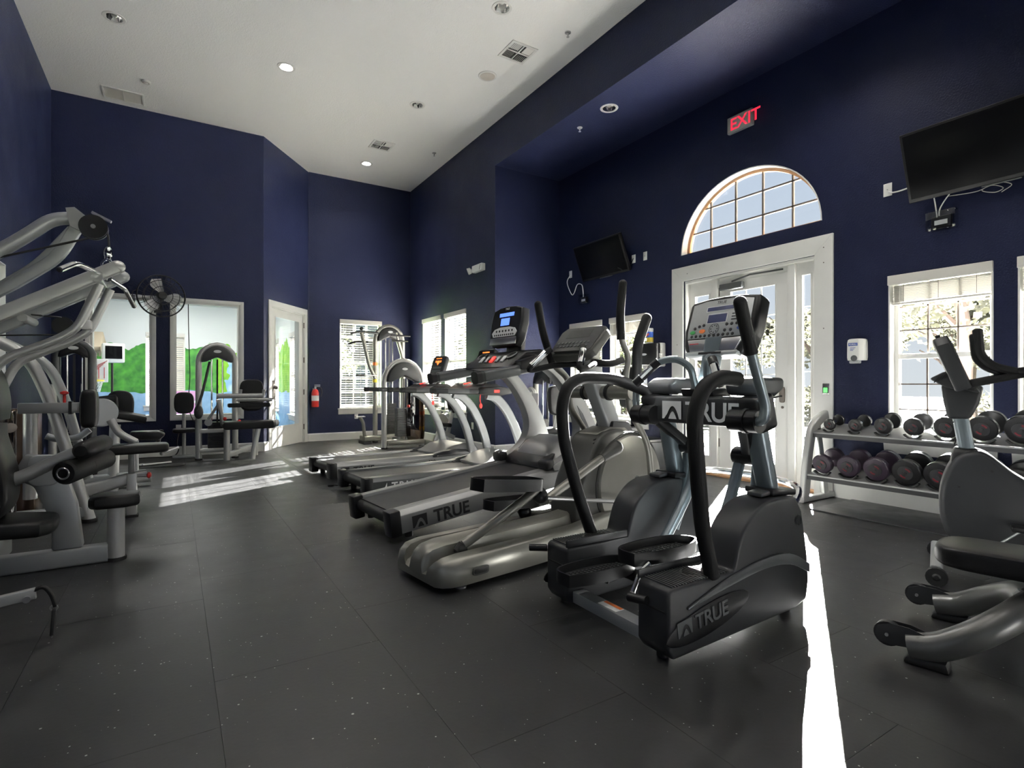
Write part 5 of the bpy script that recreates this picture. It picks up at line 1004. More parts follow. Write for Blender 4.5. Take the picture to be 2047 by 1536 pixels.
for s in (-1, 1):
    MB().tube(fil([(.15, s*.04, 1.07), (.12, s*.16, 1.10), (.20, s*.19, 1.12), (.36, s*.19, 1.16), (.50, s*.18, 1.18)], .05), .022, 10).build('handlebar', 'foam', t)
    MB().tube(fil([(.34, s*.19, 1.155), (.22, s*.20, 1.19), (.165, s*.20, 1.25), (.155, s*.20, 1.39)], .06), .023, 10).ball((.155, s*.20, 1.39), (.023, .023, .012), 8).build('bar_end', 'foam', t)
    MB().pad(circ(18, .11, .045, 3), 0, .035, .012, Matrix.Translation((.42, s*.19, 1.165)) @ Matrix.Rotation(R(-8), 4, 'Y')).build('arm_rest', 'vinyl', t)
    MB().cyl((-.02, s*.30, .05), (-.02, s*.335, .05), .05).lathe([(.02, 0), (.012, .006), (.001, .006)], (-.02, s*.335, .05), (0, s, 0), 12).build('transport_wheel', 'rubber', t)
MB().beam([(-.02, -.30, .07), (-.02, .30, .07)], .07, .06, (0, 0, 1), 4).build('front_stabilizer', 'lightgrey', t); MB().beam([(.0, 0, .08), (.2, 0, .13)], .08, .06, (0, 1, 0), 5).build('frame_neck', 'charcoal', t)
MB().beam([(.95, -.28, .05), (.95, .28, .05)], .07, .06, (0, 0, 1), 4).beam([(.8, 0, .2), (.95, 0, .06)], .08, .06, (0, 1, 0), 5).build('rear_stabilizer', 'lightgrey', t)
MB().cyl((.78, 0, .42), (.86, 0, .80), .032).build('seat_post', 'steel', t); MB().pad([(-.15, -.04), (-.15, .04), (.0, .07), (.13, .13), (.16, .0), (.13, -.13), (.0, -.07)], 0, .07, .03, Matrix.Translation((.87, 0, .80))).build('saddle', 'vinyl', t)
for s in (-1, 1): MB().beam([(.50, s*.12, .28), (.50+.16*s, s*.12, .28-.06*s)], .03, .02, (0, 1, 0), 4).box((.50+.16*s, s*.19, .28-.06*s), (.10, .10, .025)).build('pedal_crank', 'blackpl', t, bevel=.004)

# ================================================================ FLAT BENCH with U-shaped wheeled foot (right front)
t = T('weight_bench', 'black padded flat bench on curved grey frame with two wheels', 'bench', (2.78, 1.02, 0), 168)   # x runs back out of frame
MB().pad([(p.x, p.y) for p in sm([(-.06, 0, 0), (-.05, .08, 0), (0, .13, 0), (.15, .145, 0), (.9, .145, 0), (1.14, .13, 0), (1.17, 0, 0), (1.14, -.13, 0), (.9, -.145, 0), (.15, -.145, 0), (0, -.13, 0), (-.05, -.08, 0), (-.06, 0, 0)], 4)][:-1], .355, .435, .025, Matrix.Translation((.06, 0, 0))).build('bench_pad', 'vinyl', t)
for s in (-1, 1):
    MB().tube(sm([(-.04, s*.295, .06), (.05, s*.292, .085), (.15, s*.265, .15), (.24, s*.18, .215), (.30, s*.02, .245)], 6), .054, 14).build('curved_foot', 'gunmetal', t)
    MB().prism([(-.06, .0), (.09, .0), (.08, .04), (-.05, .03)], s*.295-.04, s*.295+.04).build('rubber_foot', 'rubber', t, bevel=.012)
    q = [(-.02, .06), (.09, .075), (.04, .115), (-.04, .135), (-.10, .135), (-.145, .115), (-.155, .08), (-.14, .055), (-.1, .05)]
    for k in (-.022, .018): MB().prism(q, s*.295+k, s*.295+k+.004).build('wheel_fork', 'charcoal', t)
    MB().cyl((-.112, s*.295-.016, .088), (-.112, s*.295+.016, .088), .048, n=22).build('wheel', 'rubber', t); MB().cyl((-.112, s*.295-.03, .088), (-.112, s*.295+.03, .088), .007, n=8).build('axle_bolt', 'steel', t)
MB().tube(sm([(.28, 0, .235), (.40, 0, .26), (.70, 0, .28), (1.0, 0, .26), (1.12, 0, .15), (1.16, 0, .04)], 5), .046, 14).build('spine_tube', 'gunmetal', t); MB().bx(.30, 1.05, -.05, .05, .30, .355).build('pad_carrier', 'charcoal', t, bevel=.005)
MB().bx(1.13, 1.19, -.28, .28, .0, .05).build('rear_foot', 'gunmetal', t, bevel=.01); MB().cyl((.26, -.02, .262), (.275, -.02, .285), .02).build('maker_badge', 'sticker', t)

# ================================================================ STRENGTH MACHINES, LEFT SIDE
def stack(t, x, y, z0, n_, wx, wy, m='blackpl', h_=.022):
    for i in range(n_): MB().bx(x-wx/2, x+wx/2, y-wy/2, y+wy/2, z0+i*(h_+.003), z0+i*(h_+.003)+h_).build('weight_plate', m, t)
t = T('multi_gym', 'silver multi gym with overhead pulley arms, black seat and foam leg roller', 'gym machine', (0, 4.0, 0), 90)     # local = world offset, faces +X
MB().beam([(-1.38, .20, .055), (-.35, .20, .055)], .09, .11, (0, 1, 0), 6).build('base_beam', 'lightgrey', t)
MB().cyl((-.312, .20, .0), (-.312, .20, .02), .056).build('post_foot', 'rubber', t); MB().cyl((-.312, .20, .02), (-.312, .20, .335), .046, n=24).build('pad_post', 'silver', t)
MB().pad([(-.135, -.06), (-.10, -.10), (.06, -.10), (.125, -.06), (.125, .07), (.05, .10), (-.09, .10), (-.135, .06)], .335, .415, .028, Matrix.Translation((-.31, .20, 0))).build('stool_pad', 'vinyl', t)
MB().prism([(-.74, .69), (-.58, .66), (-.50, .38), (-.47, .11), (-.62, .11), (-.62, .28), (-.70, .50), (-.80, .56)], .16, .24).build('gusset_post', 'lightgrey', t, bevel=.015)
MB().pad([(p.x, p.y) for p in sm([(.0, -.16, 0), (-.25, -.18, 0), (-.42, -.1, 0), (-.42, .1, 0), (-.25, .18, 0), (0, .16, 0), (.05, .08, 0), (.05, -.08, 0), (0, -.16, 0)], 4)][:-1], 0, .085, .03, Matrix.Translation((-.62, -.02, .27)) @ Matrix.Rotation(R(4), 4, 'Y')).build('seat_pad', 'vinyl', t)
MB().sweep(sm([(-.90, -.02, .36), (-.80, -.02, .44), (-.79, -.02, .60), (-.835, -.02, .80), (-.84, -.02, .88)], 5), circ(24, .045, .16, 4), up=(1, 0, 0)).build('lumbar_pad', 'vinyl', t)
MB().sweep(sm([(-.835, -.02, .91), (-.83, -.02, 1.0), (-.85, -.02, 1.12), (-.89, -.02, 1.20)], 5), circ(24, .05, .17, 4), up=(1, 0, 0)).build('back_pad', 'vinyl', t)
MB().beam([(-.92, .05, .2), (-1.0, .05, 1.25)], .07, .07, (0, 1, 0), 5).build('back_post', 'silver', t)
MB().tube(fil([(-.86, -.02, .55), (-.72, -.02, .58), (-.58, -.02, .66), (-.40, -.02, .74)], .08), .036, 14).build('leg_lever', 'treadgrey', t); MB().pad(circ(22, .075, .09, 3.5), -.02, .02, .006, basis((-.64, .10, .60), (1, 0, 0), (0, 0, 1))).build('range_plate', 'lightgrey', t)
MB().tube([(-.585, -.02, .655), (-.43, -.02, .715)], .032, 14).build('lever_sleeve', 'foam', t); MB().sweep([(-.445, -.16, .725), (-.44, -.13, .725), (-.40, .02, .735), (-.37, .14, .74), (-.365, .17, .74)], circ(18, 1), scale=[.03, .05, .052, .05, .03]).build('upper_roller', 'foam', t)
MB().sweep([(-.525, -.10, .60), (-.52, -.09, .60), (-.43, .14, .62), (-.425, .15, .62)], circ(24, 1), scale=[.056, .066, .066, .056]).build('foam_roller', 'foam', t); MB().sweep([(-.45, .07, .615), (-.37, .26, .63)], circ(20, 1), scale=[.06, .06]).build('foam_roller', 'foam', t); MB().torus((-.529, -.113, .60), (-.37, -.93, 0), .03, .005, 20, 6).build('roller_end_ring', 'steel', t)
# overhead arms
MB().tube(fil([(-1.35, -.05, 1.35), (-.72, -.05, 1.89), (-.58, -.05, 2.03), (-.46, -.05, 2.05)], .12), .036, 16).build('upper_boom', 'lightgrey', t)
MB().beam(fil([(-1.3, .10, 1.22), (-.66, .10, 1.78), (-.50, .06, 2.0)], .1), .045, .066, (0, 1, 0), 9).build('boom_brace', 'lightgrey', t)
MB().beam(fil([(-1.35, .02, 1.30), (-.80, .02, 1.62), (-.56, -.02, 1.82), (-.48, -.04, 1.99)], .1), .045, .06, (0, 1, 0), 9).build('boom_strut', 'lightgrey', t)
for y in (-.09, -.03): MB().prism([(-.52, 2.09), (-.48, 2.10), (-.42, 2.05), (-.36, 2.05), (-.33, 2.0), (-.36, 1.95), (-.44, 1.96), (-.50, 1.99)], y-.004, y+.004).build('pulley_cheek', 'treadgrey', t)
MB().cyl((-.395, -.105, 2.0), (-.395, -.095, 2.0), .068, n=28).cyl((-.395, -.05, 2.0), (-.395, -.07, 2.0), .068, n=28).build('pulley_wheel', 'blackpl', t); MB().cyl((-.395, -.115, 2.0), (-.395, -.02, 2.0), .012, n=10).build('pulley_bolt', 'steel', t)
MB().tube(fil([(-1.2, -.06, 1.62), (-.43, -.06, 1.935), (-.33, -.06, 1.99), (-.325, -.06, 1.9)], .03), .006, 6).build('steel_cable', 'rubber', t); MB().box((-.36, -.06, 2.07), (.10, .03, .012), ry=25).build('cable_guard', 'steel', t)
MB().ball((-.33, -.06, 1.865), (.022, .022, .04), 8).cyl((-.33, -.06, 1.83), (-.33, -.06, 1.87), .018).build('ball_stop', 'chrome', t); MB().torus((-.335, -.06, 1.80), (.3, 1, 0), .026, .007, 18, 6).tube([(-.335, -.06, 1.775), (-.335, -.06, 1.70)], .012, 8).build('carabiner', 'chrome', t)
for yb in (-.14, .20): MB().beam([(-1.4, yb, 1.09), (-.28, yb, 1.775)], .05, .07, (0, 1, 0), 9).ball((-.28, yb, 1.775), (.04, .026, .038), 8).build('lever_beam', 'silver' if yb < 0 else 'lightgrey', t)
MB().cyl((-.37, -.19, 1.70), (-.37, -.165, 1.70), .028).cyl((-.37, -.165, 1.70), (-.37, .24, 1.70), .02).build('beam_bolt', 'steel', t); MB().cyl((-.70, -.11, 1.46), (-.70, .18, 1.46), .022).build('cross_pin', 'silver', t)
MB().cyl((-.585, .30, 1.46), (-.585, .33, 1.46), .055, n=24).build('guide_pulley', 'blackpl', t); MB().tube([(-1.3, .31, 1.36), (-.585, .31, 1.405)], .005, 6).tube([(-.70, .12, 1.50), (-.585, .315, 1.51)], .005, 6).build('steel_cable', 'rubber', t)
for y, k in ((-.06, 0), (.13, .035)): MB().tube(fil([(-.37+k, y, 1.68), (-.47+k, y, 1.42), (-.56+k, y, 1.35), (-.80+k, y, 1.23), (-.86+k, y, 1.08)], .09), .0235, 14).build('press_handle', 'silver', t)
MB().bx(-.475, -.42, .06, .165, 1.425, 1.48).build('handle_clamp', 'sticker', t, bevel=.008)
MB().tube(fil([(-.86, -.05, 1.08), (-.90, -.05, .85)], .05), .03, 12).build('handle_grip', 'foam', t)
MB().bx(-1.40, -1.22, -.05, .32, 0, 1.7).build('rear_tower', 'silver', t, bevel=.02)
# smoked weight shroud
MB().sweep([(-.98, .55, .16), (-.98, .55, .93)], [(.13*math.cos(R(a)), .20*math.sin(R(a))) for a in range(-95, 96, 10)]+[(.122*math.cos(R(a)), .192*math.sin(R(a))) for a in range(95, -96, -10)], up=(1, 0, 0)).build('weight_shroud', 'smoke', t)
MB().bx(-1.12, -.90, .36, .74, 0, .16).build('shroud_base', 'lightgrey', t, bevel=.015); MB().pad(circ(24, .052, .03), 0, .002, .0005, basis((-.86, .46, .83), (.5, .87, 0), (0, 0, 1))).build('badge', 'walnut', t)
text('MATRIX', .022, (-.885, .425, .822), (.5, .87, 0), (0, 0, 1), 'printlight', t, .0004)
stack(t, -1.02, .55, .17, 14, .13, .26, 'walnut')
for y in (.47, .63): MB().cyl((-1.02, y, .15), (-1.02, y, 1.45), .014, n=10).build('guide_rod', 'chrome', t)
t = T('lat_bar', 'chrome curved pulldown bar hanging from the overhead pulley', 'bar', (0, 0, 0), 90)
MB().tube(fil([(-.475, 3.40, 1.655), (-.43, 3.56, 1.725), (-.335, 3.94, 1.725), (-.275, 4.30, 1.72), (-.235, 4.52, 1.63)], .05), .0145, 12).build('bar', 'chrome', t); MB().cyl((-.335, 3.94, 1.70), (-.335, 3.94, 1.76), .022).build('swivel', 'chrome', t); MB().cyl((-.475, 3.40, 1.655), (-.4765, 3.396, 1.653), .0105).build('end_hole', 'rubber', t)
# low arm with ankle strap, from the machine just outside the frame
t = T('low_pulley_arm', 'flat steel low arm with black strap at bottom left', 'gym machine', (0, 3.05, 0), 90)
MB().beam([(-1.15, -.02, .14), (-.505, .0, .205)], .03, .045, (0, 1, 0), 8).build('arm', 'silver', t); MB().bx(-1.3, -1.05, -.15, .15, 0, .35).build('pedestal', 'lightgrey', t, bevel=.02); MB().cyl((-.53, -.03, .19), (-.53, .03, .19), .014).build('pin', 'steel', t)
MB().beam(sm([(-.515, 0, .215), (-.48, 0, .225), (-.455, 0, .19), (-.44, 0, .135)], 5), .03, .012, (0, 1, 0), 5).build('strap', 'foam', t); MB().torus((-.445, 0, .128), (0, 1, 0), .012, .004, 14, 6).build('ring', 'steel', t); MB().box((-.447, 0, .068), (.014, .035, .11), ry=4).build('strap_tail', 'rubber', t, bevel=.003)

# chest supported row machine
t = T('row_machine', 'silver seated row machine with upright chest pad and red seat knob', 'gym machine', (0, 5.5, 0), 90)
MB().tube(fil([(-1.25, -.05, 1.50), (-.94, -.05, 1.31), (-.82, -.05, .98), (-.575, -.05, .02)], .14), .042, 16).build('slant_frame', 'silver', t); MB().tube(fil([(-1.2, .28, 1.46), (-.88, .28, 1.28), (-.77, .28, .98), (-.62, .28, .30)], .14), .036, 14).build('slant_frame', 'lightgrey', t)
MB().cyl((-.575, -.05, 0), (-.575, -.05, .03), .052).build('rubber_foot', 'rubber', t); MB().beam([(-.58, -.05, .09), (-1.3, -.05, .09)], .08, .09, (0, 1, 0), 6).build('base_beam', 'lightgrey', t)
MB().beam(sm([(-.20, .03, .33), (-.34, .0, .31), (-.60, -.02, .25), (-.85, -.03, .235)], 5), .07, .10, (0, 1, 0), 4).build('seat_beam', 'silver', t); MB().prism([(-.83, .27), (-.69, .27), (-.70, .20), (-.76, .16), (-.83, .18)], -.10, -.08).build('bolt_plate', 'lightgrey', t)
MB().bx(-.335, -.265, -.05, .02, .02, .36).build('seat_post', 'silver', t, bevel=.008); MB().bx(-.345, -.255, -.06, .03, 0, .02).build('post_foot', 'rubber', t); MB().bx(-.325, -.28, -.04, .01, .36, .53).build('inner_post', 'treadgrey', t, bevel=.004)
MB().cyl((-.265, -.02, .335), (-.20, -.02, .335), .012).build('pin_shaft', 'steel', t); MB().lathe([(.008, 0), (.026, .01), (.026, .025), (.012, .035), (.001, .035)], (-.20, -.02, .335), (1, 0, 0), 14).build('seat_knob', 'red', t)
MB().pad([(p.x, p.y) for p in sm([(.26, 0, 0), (.23, .10, 0), (.0, .14, 0), (-.22, .14, 0), (-.25, 0, 0), (-.22, -.14, 0), (0, -.14, 0), (.23, -.10, 0), (.26, 0, 0)], 4)][:-1], .53, .60, .022, Matrix.Translation((-.30, -.02, 0))).build('seat_pad', 'vinyl', t)
MB().pad(circ(26, .055, .15, 4), -.10, .10, .03, basis((-.575, -.06, .905), (1, 0, 0), (0, 0, 1))).build('chest_pad', 'vinyl', t); MB().bx(-1.0, -.63, -.10, -.02, .875, .955).build('pad_slide', 'treadgrey', t, bevel=.006); MB().bx(-.70, -.68, -.11, -.01, .865, .965).build('slide_collar', 'blackpl', t)
MB().cyl((-.73, -.06, .955), (-.73, -.06, 1.02), .01).lathe([(.01, 0), (.028, .01), (.028, .022), (.01, .03)], (-.73, -.06, 1.015), (0, 0, 1), 14).build('slide_knob', 'red', t)
MB().lathe([(.11, -.02), (.12, 0), (.11, .03), (.001, .035)], (-.52, .18, .86), (.3, -.95, 0), 28).build('cam_disc', 'lightgrey', t); MB().tube(sm([(-.60, .20, .72), (-.68, .2, .66), (-.80, .2, .65), (-.88, .2, .68)], 4), .026, 12).build('foot_bar', 'lightgrey', t)
MB().bx(-1.35, -.95, .2, .5, 0, .9).build('tower_frame', 'brown', t, bevel=.02); MB().cyl((-.96, .1, .2), (-.96, .1, .93), .045).build('rear_column', 'silver', t)
MB().tube(fil([(-.46, .16, .80), (-.40, .16, .68), (-.28, .16, .60)], .05), .03, 12).build('seat_strut', 'silver', t)
MB().tube([(-.09, -.06, .515), (.03, -.02, .555)], .013, 8).ball((-.09, -.06, .515), .018, 6).build('hand_peg', 'steel', t)

# preacher curl bench
t = T('preacher_curl', 'preacher curl machine with slanted arm pad and rounded backrest', 'gym machine', (-.42, 6.95, 0), 90)
MB().cyl((-.12, -.05, .0), (-.10, -.05, .68), .048).build('pad_column', 'silver', t); MB().pad([(-.17, -.20), (.17, -.20), (.15, .20), (-.15, .20)], 0, .07, .025, Matrix.Translation((.0, .0, .73)) @ Matrix.Rotation(R(14), 4, 'Y')).build('arm_pad', 'vinyl', t)
MB().pad([(p.x, p.y) for p in sm([(-.12, 0, 0), (-.12, .18, 0), (-.06, .26, 0), (.06, .26, 0), (.12, .18, 0), (.12, 0, 0)], 5)], -.04, .04, .02, basis((-.08, .28, .76), (1, 0, 0), (0, 0, 1))).build('backrest', 'vinyl', t); MB().cyl((-.25, .12, .90), (-.1, .10, .92), .07).lathe([(.05, 0), (.045, .006), (.001, .006)], (-.10, .10, .92), (1, -.1, 0), 18).build('side_roller', 'foam', t)
MB().prism([(.02, .60), (.28, .60), (.34, .56), (.28, .50), (.05, .52)], -.12, .12).build('seat_shell', 'blackpl', t, bevel=.02); MB().tube(fil([(.30, .1, .60), (.26, .1, .44), (.05, .1, .42)], .04), .02, 10).build('seat_frame', 'blackpl', t)
MB().beam([(-.6, -.05, .12), (.1, -.05, .14)], .08, .09, (0, 1, 0), 6).build('base_beam', 'lightgrey', t); MB().cyl((.06, .2, .0), (.06, .2, .5), .03).build('seat_post', 'treadgrey', t); MB().beam([(-.1, .2, .06), (.2, .2, .06)], .06, .06, (0, 1, 0), 6).build('cross_foot', 'treadgrey', t)
t = T('barbell_mat', 'thin black floor pad with short steel bar near outlet', 'mat', (-.16, 8.7, 0), 90); MB().pad(circ(20, .28, .2, 3), 0, .012, .004).build('pad', 'rubber', t); MB().cyl((-.2, -.05, .03), (.12, .08, .03), .016).build('steel_bar', 'steel', t); MB().lathe([(.022, 0), (.022, .05)], (-.2, -.05, .03), (-.32, -.13, 0), 10).build('bar_knurl', 'chrome', t)
# weight tower by the left wall
def arch_tower(t, x0, x1, y, h_, r, m, cap=True, depth=.0, lean=0):
    cx_ = (x0+x1)/2; k = (x1-x0)/2
    P = [(x0, y, .02), (x0, y, h_-k*1.6)] + [(cx_-k*math.cos(a), y, h_-k*1.1+k*1.1*math.sin(a)) for a in [math.pi*i/10 for i in range(0, 11)]] + [(x1, y, h_-k*1.6), (x1, y, .02)]
    MB().tube(P, r, 14).build('arch_frame', m, t)
    for x in (x0, x1): MB().cyl((x, y, 0), (x, y, .025), r*1.15).build('rubber_foot', 'rubber', t)
    if cap:
        q = [(cx_-k*.86*math.cos(a), h_-k*1.1+k*1.02*math.sin(a)) for a in [math.pi*i/14 for i in range(15)]]; MB().prism(q+[(cx_+k*.6, h_-k*1.05), (cx_, h_-k*.75), (cx_-k*.6, h_-k*1.05)], y-.085, y+.085).build('top_shroud', 'blackpl' if m != 'silver' else 'charcoal', t, bevel=.02)
        MB().pad(circ(18, .05, .022), 0, .002, .0005, basis((cx_, y-.0862, h_-k*.42), (1, 0, 0), (0, 0, 1))).build('oval_badge', 'printlight', t)
    for x in (cx_-.07, cx_+.07): MB().cyl((x, y, .15), (x, y, h_-k*.9), .011, n=8).build('guide_rod', 'chrome', t)
    MB().bx(cx_-.012, cx_+.012, y-.03, y-.025, .5, h_-k*.9).build('lift_belt', 'rubber', t)
t = T('weight_tower', 'dark arched weight tower near the left wall behind row machine', 'gym machine', (-1.02, 8.3, 0), 90)
arch_tower(t, -.17, .17, 0, 1.60, .045, 'midgrey'); stack(t, 0, 0, .12, 16, .22, .13); MB().bx(-.2, .2, -.1, .1, .02, .12).build('base', 'treadgrey', t, bevel=.01); MB().pad(circ(24, .1, .13, 4), -.05, .05, .03, basis((.22, -.2, .72), (.2, 1, 0), (0, 0, 1))).build('chest_pad', 'vinyl', t); MB().beam([(0, -.05, .5), (.2, -.2, .6)], .05, .05, (0, 0, 1), 5).build('pad_arm', 'treadgrey', t)
for y in (-.22,): MB().cyl((-.17, y, 0), (-.17, y, 1.1), .04).build('front_post', 'silver', t)

# leg extension machine before the second play room window
t = T('leg_extension', 'leg extension machine with black topped silver arch before playroom window', 'gym machine', (.53, 9.02, 0), 90)
arch_tower(t, -.235, .235, .02, 1.67, .042, 'silver'); stack(t, 0, .02, .17, 14, .24, .12, 'blackpl', .024)
MB().beam([(-.22, -.02, .42), (.12, -.02, .42)], .06, .06, (0, 1, 0), 6).build('cross_rail', 'silver', t); MB().beam([(-.22, -.02, .14), (.12, -.02, .14)], .08, .06, (0, 1, 0), 6).build('cross_rail', 'silver', t)
MB().cyl((.11, -.2, 0), (.11, -.2, .48), .042).build('front_post', 'silver', t); MB().tube(fil([(.42, -.42, .02), (.46, -.40, .25), (.50, -.38, .46)], .1), .038, 12).build('seat_leg', 'silver', t); MB().cyl((.53, .22, 0), (.53, .22, .5), .04).build('rear_post', 'silver', t); MB().beam([(.12, -.2, .07), (.53, .2, .16)], .07, .07, (0, 0, 1), 6).build('base_beam', 'lightgrey', t)
MB().pad([(-.34, -.17), (.32, -.17), (.36, -.08), (.36, .08), (.32, .17), (-.34, .17)], 0, .11, .04, Matrix.Translation((.38, -.30, .455))).build('seat_pad', 'vinyl', t); MB().lathe([(.05, -.02), (.05, .02), (.03, .03), (.001, .03)], (.76, -.30, .52), (1, 0, 0), 16).build('seat_end_cap', 'steel', t)
MB().pad(circ(26, .17, .24, 3.5), -.05, .05, .025, basis((.47, .12, .93), (1, 0, 0), (0, .1, 1))).build('backrest', 'vinyl', t); MB().pad([(-.28, -.05), (.28, -.05), (.28, .05), (-.28, .05)], 0, .06, .02, Matrix.Translation((.40, -.20, .76))).build('thigh_pad', 'vinyl', t)
MB().cyl((-.03, -.36, .93), (.56, -.36, .93), .035).build('front_roller', 'treadgrey', t); MB().tube(fil([(.0, -.3, .88), (.02, -.28, .75), (.06, -.2, .5)], .05), .028, 10).build('roller_arm', 'silver', t); MB().cyl((.22, -.28, .87), (.70, -.28, .87), .026).build('rear_roller', 'treadgrey', t)
for x in (.27, .58): MB().tube([(x, -.2, .86), (x+.02, -.22, 1.02)], .022, 10).build('side_handle', 'treadgrey', t)
MB().tube([(-.10, -.1, 1.42), (-.20, -.14, .95), (-.27, -.16, .72)], .018, 8).build('belt_strap', 'rubber', t); MB().ball((-.24, -.10, .70), (.06, .06, .10), 8).build('cam_housing', 'charcoal', t); MB().lathe([(.05, 0), (.05, .03), (.001, .03)], (-.12, -.12, .55), (0, -1, 0), 18).tube([(-.12, -.14, .6), (0, -.2, .8)], .02, 8).build('pivot_cam', 'treadgrey', t)
for p in ((0, -.18, .86), (.08, -.24, .60), (.26, -.30, .56)): MB().ball(p, .027, 8).build('adjust_knob', 'red', t)
t = T('bench_backrest', 'black rounded seat back partly hidden left of leg extension arch', 'seat', (.12, 9.45, 0), 90)
MB().pad(circ(22, .13, .16, 3), -.04, .04, .02, basis((0, 0, .82), (1, 0, 0), (0, 0, 1))).build('back_pad', 'vinyl', t); MB().cyl((0, .06, 0), (0, .06, .8), .025).build('post', 'silver', t); MB().pad(circ(20, .15, .14, 4), .38, .44, .02, Matrix.Translation((0, -.03, 0))).build('seat_pad', 'vinyl', t); MB().bx(-.15, .15, -.08, .1, 0, .04).build('base', 'lightgrey', t, bevel=.01)

# ================================================================ STRENGTH MACHINES, FAR END
t = T('cable_tower', 'tall silver chin and dip tower with black handles before far window', 'gym machine', (3.45, 10.05, 0), 90)
arch_tower(t, -.24, .30, 0, 2.20, .045, 'champagne'); stack(t, .03, 0, .15, 20, .26, .12, 'blackpl', .026)
MB().tube(fil([(-.24, -.02, 1.20), (-.36, -.04, 1.42), (-.52, -.06, 2.08)], .1), .036, 12).build('dip_arm', 'champagne', t)
for y0, z0 in ((-.30, 2.06), (-.02, 1.80)): pass
MB().tube(fil([(-.78, -.30, 2.0), (-.62, -.28, 2.05), (-.24, -.2, 2.04)], .08), .018, 10).build('chin_handle', 'foam', t); MB().tube(fil([(-.72, .1, 1.84), (-.58, .08, 1.89), (-.36, .05, 1.89)], .08), .018, 10).build('chin_handle', 'foam', t); MB().ball((-.52, -.08, 2.12), .035, 8).build('arm_cap', 'blackpl', t)
MB().tube(fil([(.30, -.02, 1.20), (.36, -.04, 1.36), (.14, -.06, 2.08)], .1), .036, 12).build('dip_arm', 'champagne', t); MB().cyl((.02, -.12, 2.02), (.40, -.16, 2.02), .016).build('chin_handle', 'foam', t); MB().cyl((.05, -.1, 1.92), (.36, -.14, 1.92), .016).build('chin_handle', 'foam', t)
MB().cyl((-.62, -.15, 1.26), (-.22, -.05, 1.26), .012).build('side_peg', 'steel', t); MB().cyl((-.64, -.155, 1.26), (-.45, -.10, 1.26), .018).build('peg_grip', 'rubber', t)
MB().tube(fil([(-.60, -.25, .50), (-.53, -.22, .40), (-.50, -.2, .12), (-.24, -.02, .10)], .06), .03, 10).bx(-.68, -.52, -.32, -.20, .50, .515).build('foot_step', 'champagne', t); MB().bx(-.52, .0, -.28, .05, .06, .14).build('base_platform', 'champagne', t, bevel=.01); MB().bx(-.54, -.4, -.3, .05, 0, .05).build('rubber_foot', 'rubber', t)
for z, m in ((1.45, 'orange'), (1.13, 'yellow')): MB().cyl((-.24, 0, z), (-.24, 0, z+.06), .0465).build('warning_band', m, t)
t = T('seated_cable_machine', 'silver arch weight machine with slanted bench behind farthest treadmill', 'gym machine', (3.35, 8.94, 0), 90)
arch_tower(t, -.34, .34, 0, 1.50, .046, 'silver'); stack(t, 0, .03, .20, 18, .24, .13, 'blackpl', .024); MB().pad(circ(30, .17, .48, 6), -.002, .002, .0005, basis((.20, -.06, .58), (1, 0, 0), (0, 0, 1))).build('weight_guard', 'smoke', t)
for z, m in ((.56, 'orange'), (.30, 'yellow')): MB().cyl((.34, 0, z), (.34, 0, z+.06), .0475).build('warning_band', m, t)
MB().bx(-.3, .36, -.08, .12, .06, .14).build('base', 'champagne', t, bevel=.01); MB().ball((.06, -.10, .72), .026, 8).build('select_pin', 'red', t); MB().tube(sm([(.05, -.06, 1.28), (.25, -.1, 1.0), (.40, -.15, .7), (.55, -.2, .45)], 5), .006, 6).build('steel_cable', 'rubber', t)
MB().pad([(-.13, -.1), (.13, -.1), (.13, .1), (-.13, .1)], 0, .07, .025, Matrix.Translation((.62, -.25, .36)) @ Matrix.Rotation(R(8), 4, 'Y')).build('seat_pad', 'vinyl', t); MB().beam(fil([(.42, -.3, .03), (.54, -.3, .30), (.82, -.3, .16)], .04), .06, .07, (0, 1, 0), 6).build('seat_frame', 'silver', t); MB().beam([(.66, -.3, .05), (.82, -.25, .65)], .05, .07, (0, 1, 0), 6).build('seat_back_post', 'silver', t); MB().cyl((.68, -.15, .45), (.76, -.12, .47), .13, n=28).build('cam_disc', 'lightgrey', t); MB().pad(circ(20, .05, .16, 4), -.1, .1, .03, basis((.80, -.25, .75), (1, 0, .2), (-.2, 0, 1))).build('back_pad', 'vinyl', t); MB().bx(.36, .80, .05, .12, .68, .76).build('link_beam', 'champagne', t, bevel=.01)

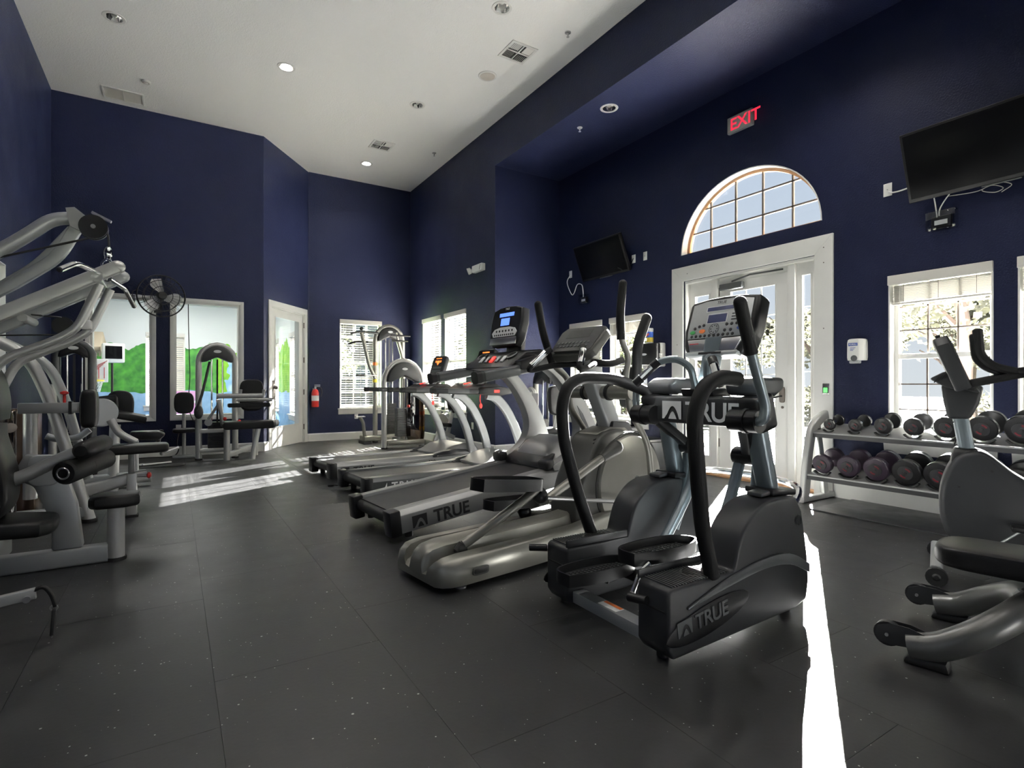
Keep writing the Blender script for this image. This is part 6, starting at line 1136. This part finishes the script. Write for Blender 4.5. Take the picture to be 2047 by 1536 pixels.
# machines in the alcove behind the near treadmill
t = T('press_machine', 'weight stack machine with red knobs behind near treadmill hood', 'gym machine', (4.72, 6.60, 0), 0)   # local x = +Y, y = -X
arch_tower(t, -.22, .30, 0, 1.38, .045, 'champagne'); stack(t, .04, .12, .12, 16, .24, .16, 'blackpl', .026); MB().bx(-.2, .28, -.1, .1, .0, .1).build('base', 'lightgrey', t, bevel=.01)
MB().tube(fil([(.26, .12, .95), (.42, .12, 1.0), (.46, .12, .80), (.40, .12, .66)], .06), .03, 12).build('press_arm', 'lightgrey', t); MB().lathe([(.13, -.02), (.14, 0), (.12, .03), (.001, .035)], (.36, .05, .92), (0, 1, 0), 24).build('cam_disc', 'whitepl', t); MB().bx(.08, .24, .10, .11, .78, .96).build('instruction_placard', 'sticker', t)
for p in ((.02, .22, .45), (-.14, .22, .33), (.28, .12, .86)): MB().ball(p, .03, 8).build('select_knob', 'red', t)
MB().pad(circ(22, .16, .20, 4), -.04, .04, .02, basis((-.75, .35, .88), (0, 1, 0), (.1, 0, 1))).build('back_pad', 'vinyl', t); MB().beam([(-.45, .3, .05), (-.78, .3, .95)], .06, .06, (0, 1, 0), 6).build('back_post', 'whitepl', t); MB().pad(circ(22, .18, .16, 4), .42, .50, .025, Matrix.Translation((-.55, .35, 0))).build('seat_pad', 'vinyl', t); MB().beam([(-.2, .1, .06), (-.95, .3, .06)], .07, .07, (0, 0, 1), 6).build('base_beam', 'lightgrey', t); MB().cyl((-.55, .33, .05), (-.55, .33, .43), .04).build('seat_post', 'lightgrey', t)
t = T('back_pad_station', 'black padded upright station in front of window near dispenser', 'gym machine', (4.5, 4.66, 0), 90)
MB().pad(circ(24, .12, .24, 3), -.045, .045, .025, basis((0, 0, 1.06), (0, -1, 0), (.12, 0, 1))).build('back_pad', 'vinyl', t); MB().beam([(.12, 0, .05), (.06, 0, 1.1)], .06, .06, (0, 1, 0), 6).build('post', 'charcoal', t); MB().pad(circ(24, .20, .17, 4), .55, .62, .025, Matrix.Translation((-.1, 0, 0))).build('seat_pad', 'vinyl', t); MB().box((.0, 0, .60), (.16, .3, .04)).build('seat_bracket', 'steel', t, bevel=.006); MB().beam([(-.3, 0, .04), (.35, 0, .04)], .08, .08, (0, 1, 0), 6).build('base_beam', 'charcoal', t); MB().cyl((-.08, 0, .05), (-.08, 0, .56), .04).build('seat_post', 'charcoal', t)
t = T('storage_box', 'low black storage step against wall left of entrance casing', 'box', (5.16, 5.08, 0), 90)
MB().bx(-.2, .22, -.20, .17, .0, .36).build('body', 'charcoal', t, bevel=.02); MB().bx(-.22, .24, -.22, .19, .36, .40).build('lid', 'blackpl', t, bevel=.012)
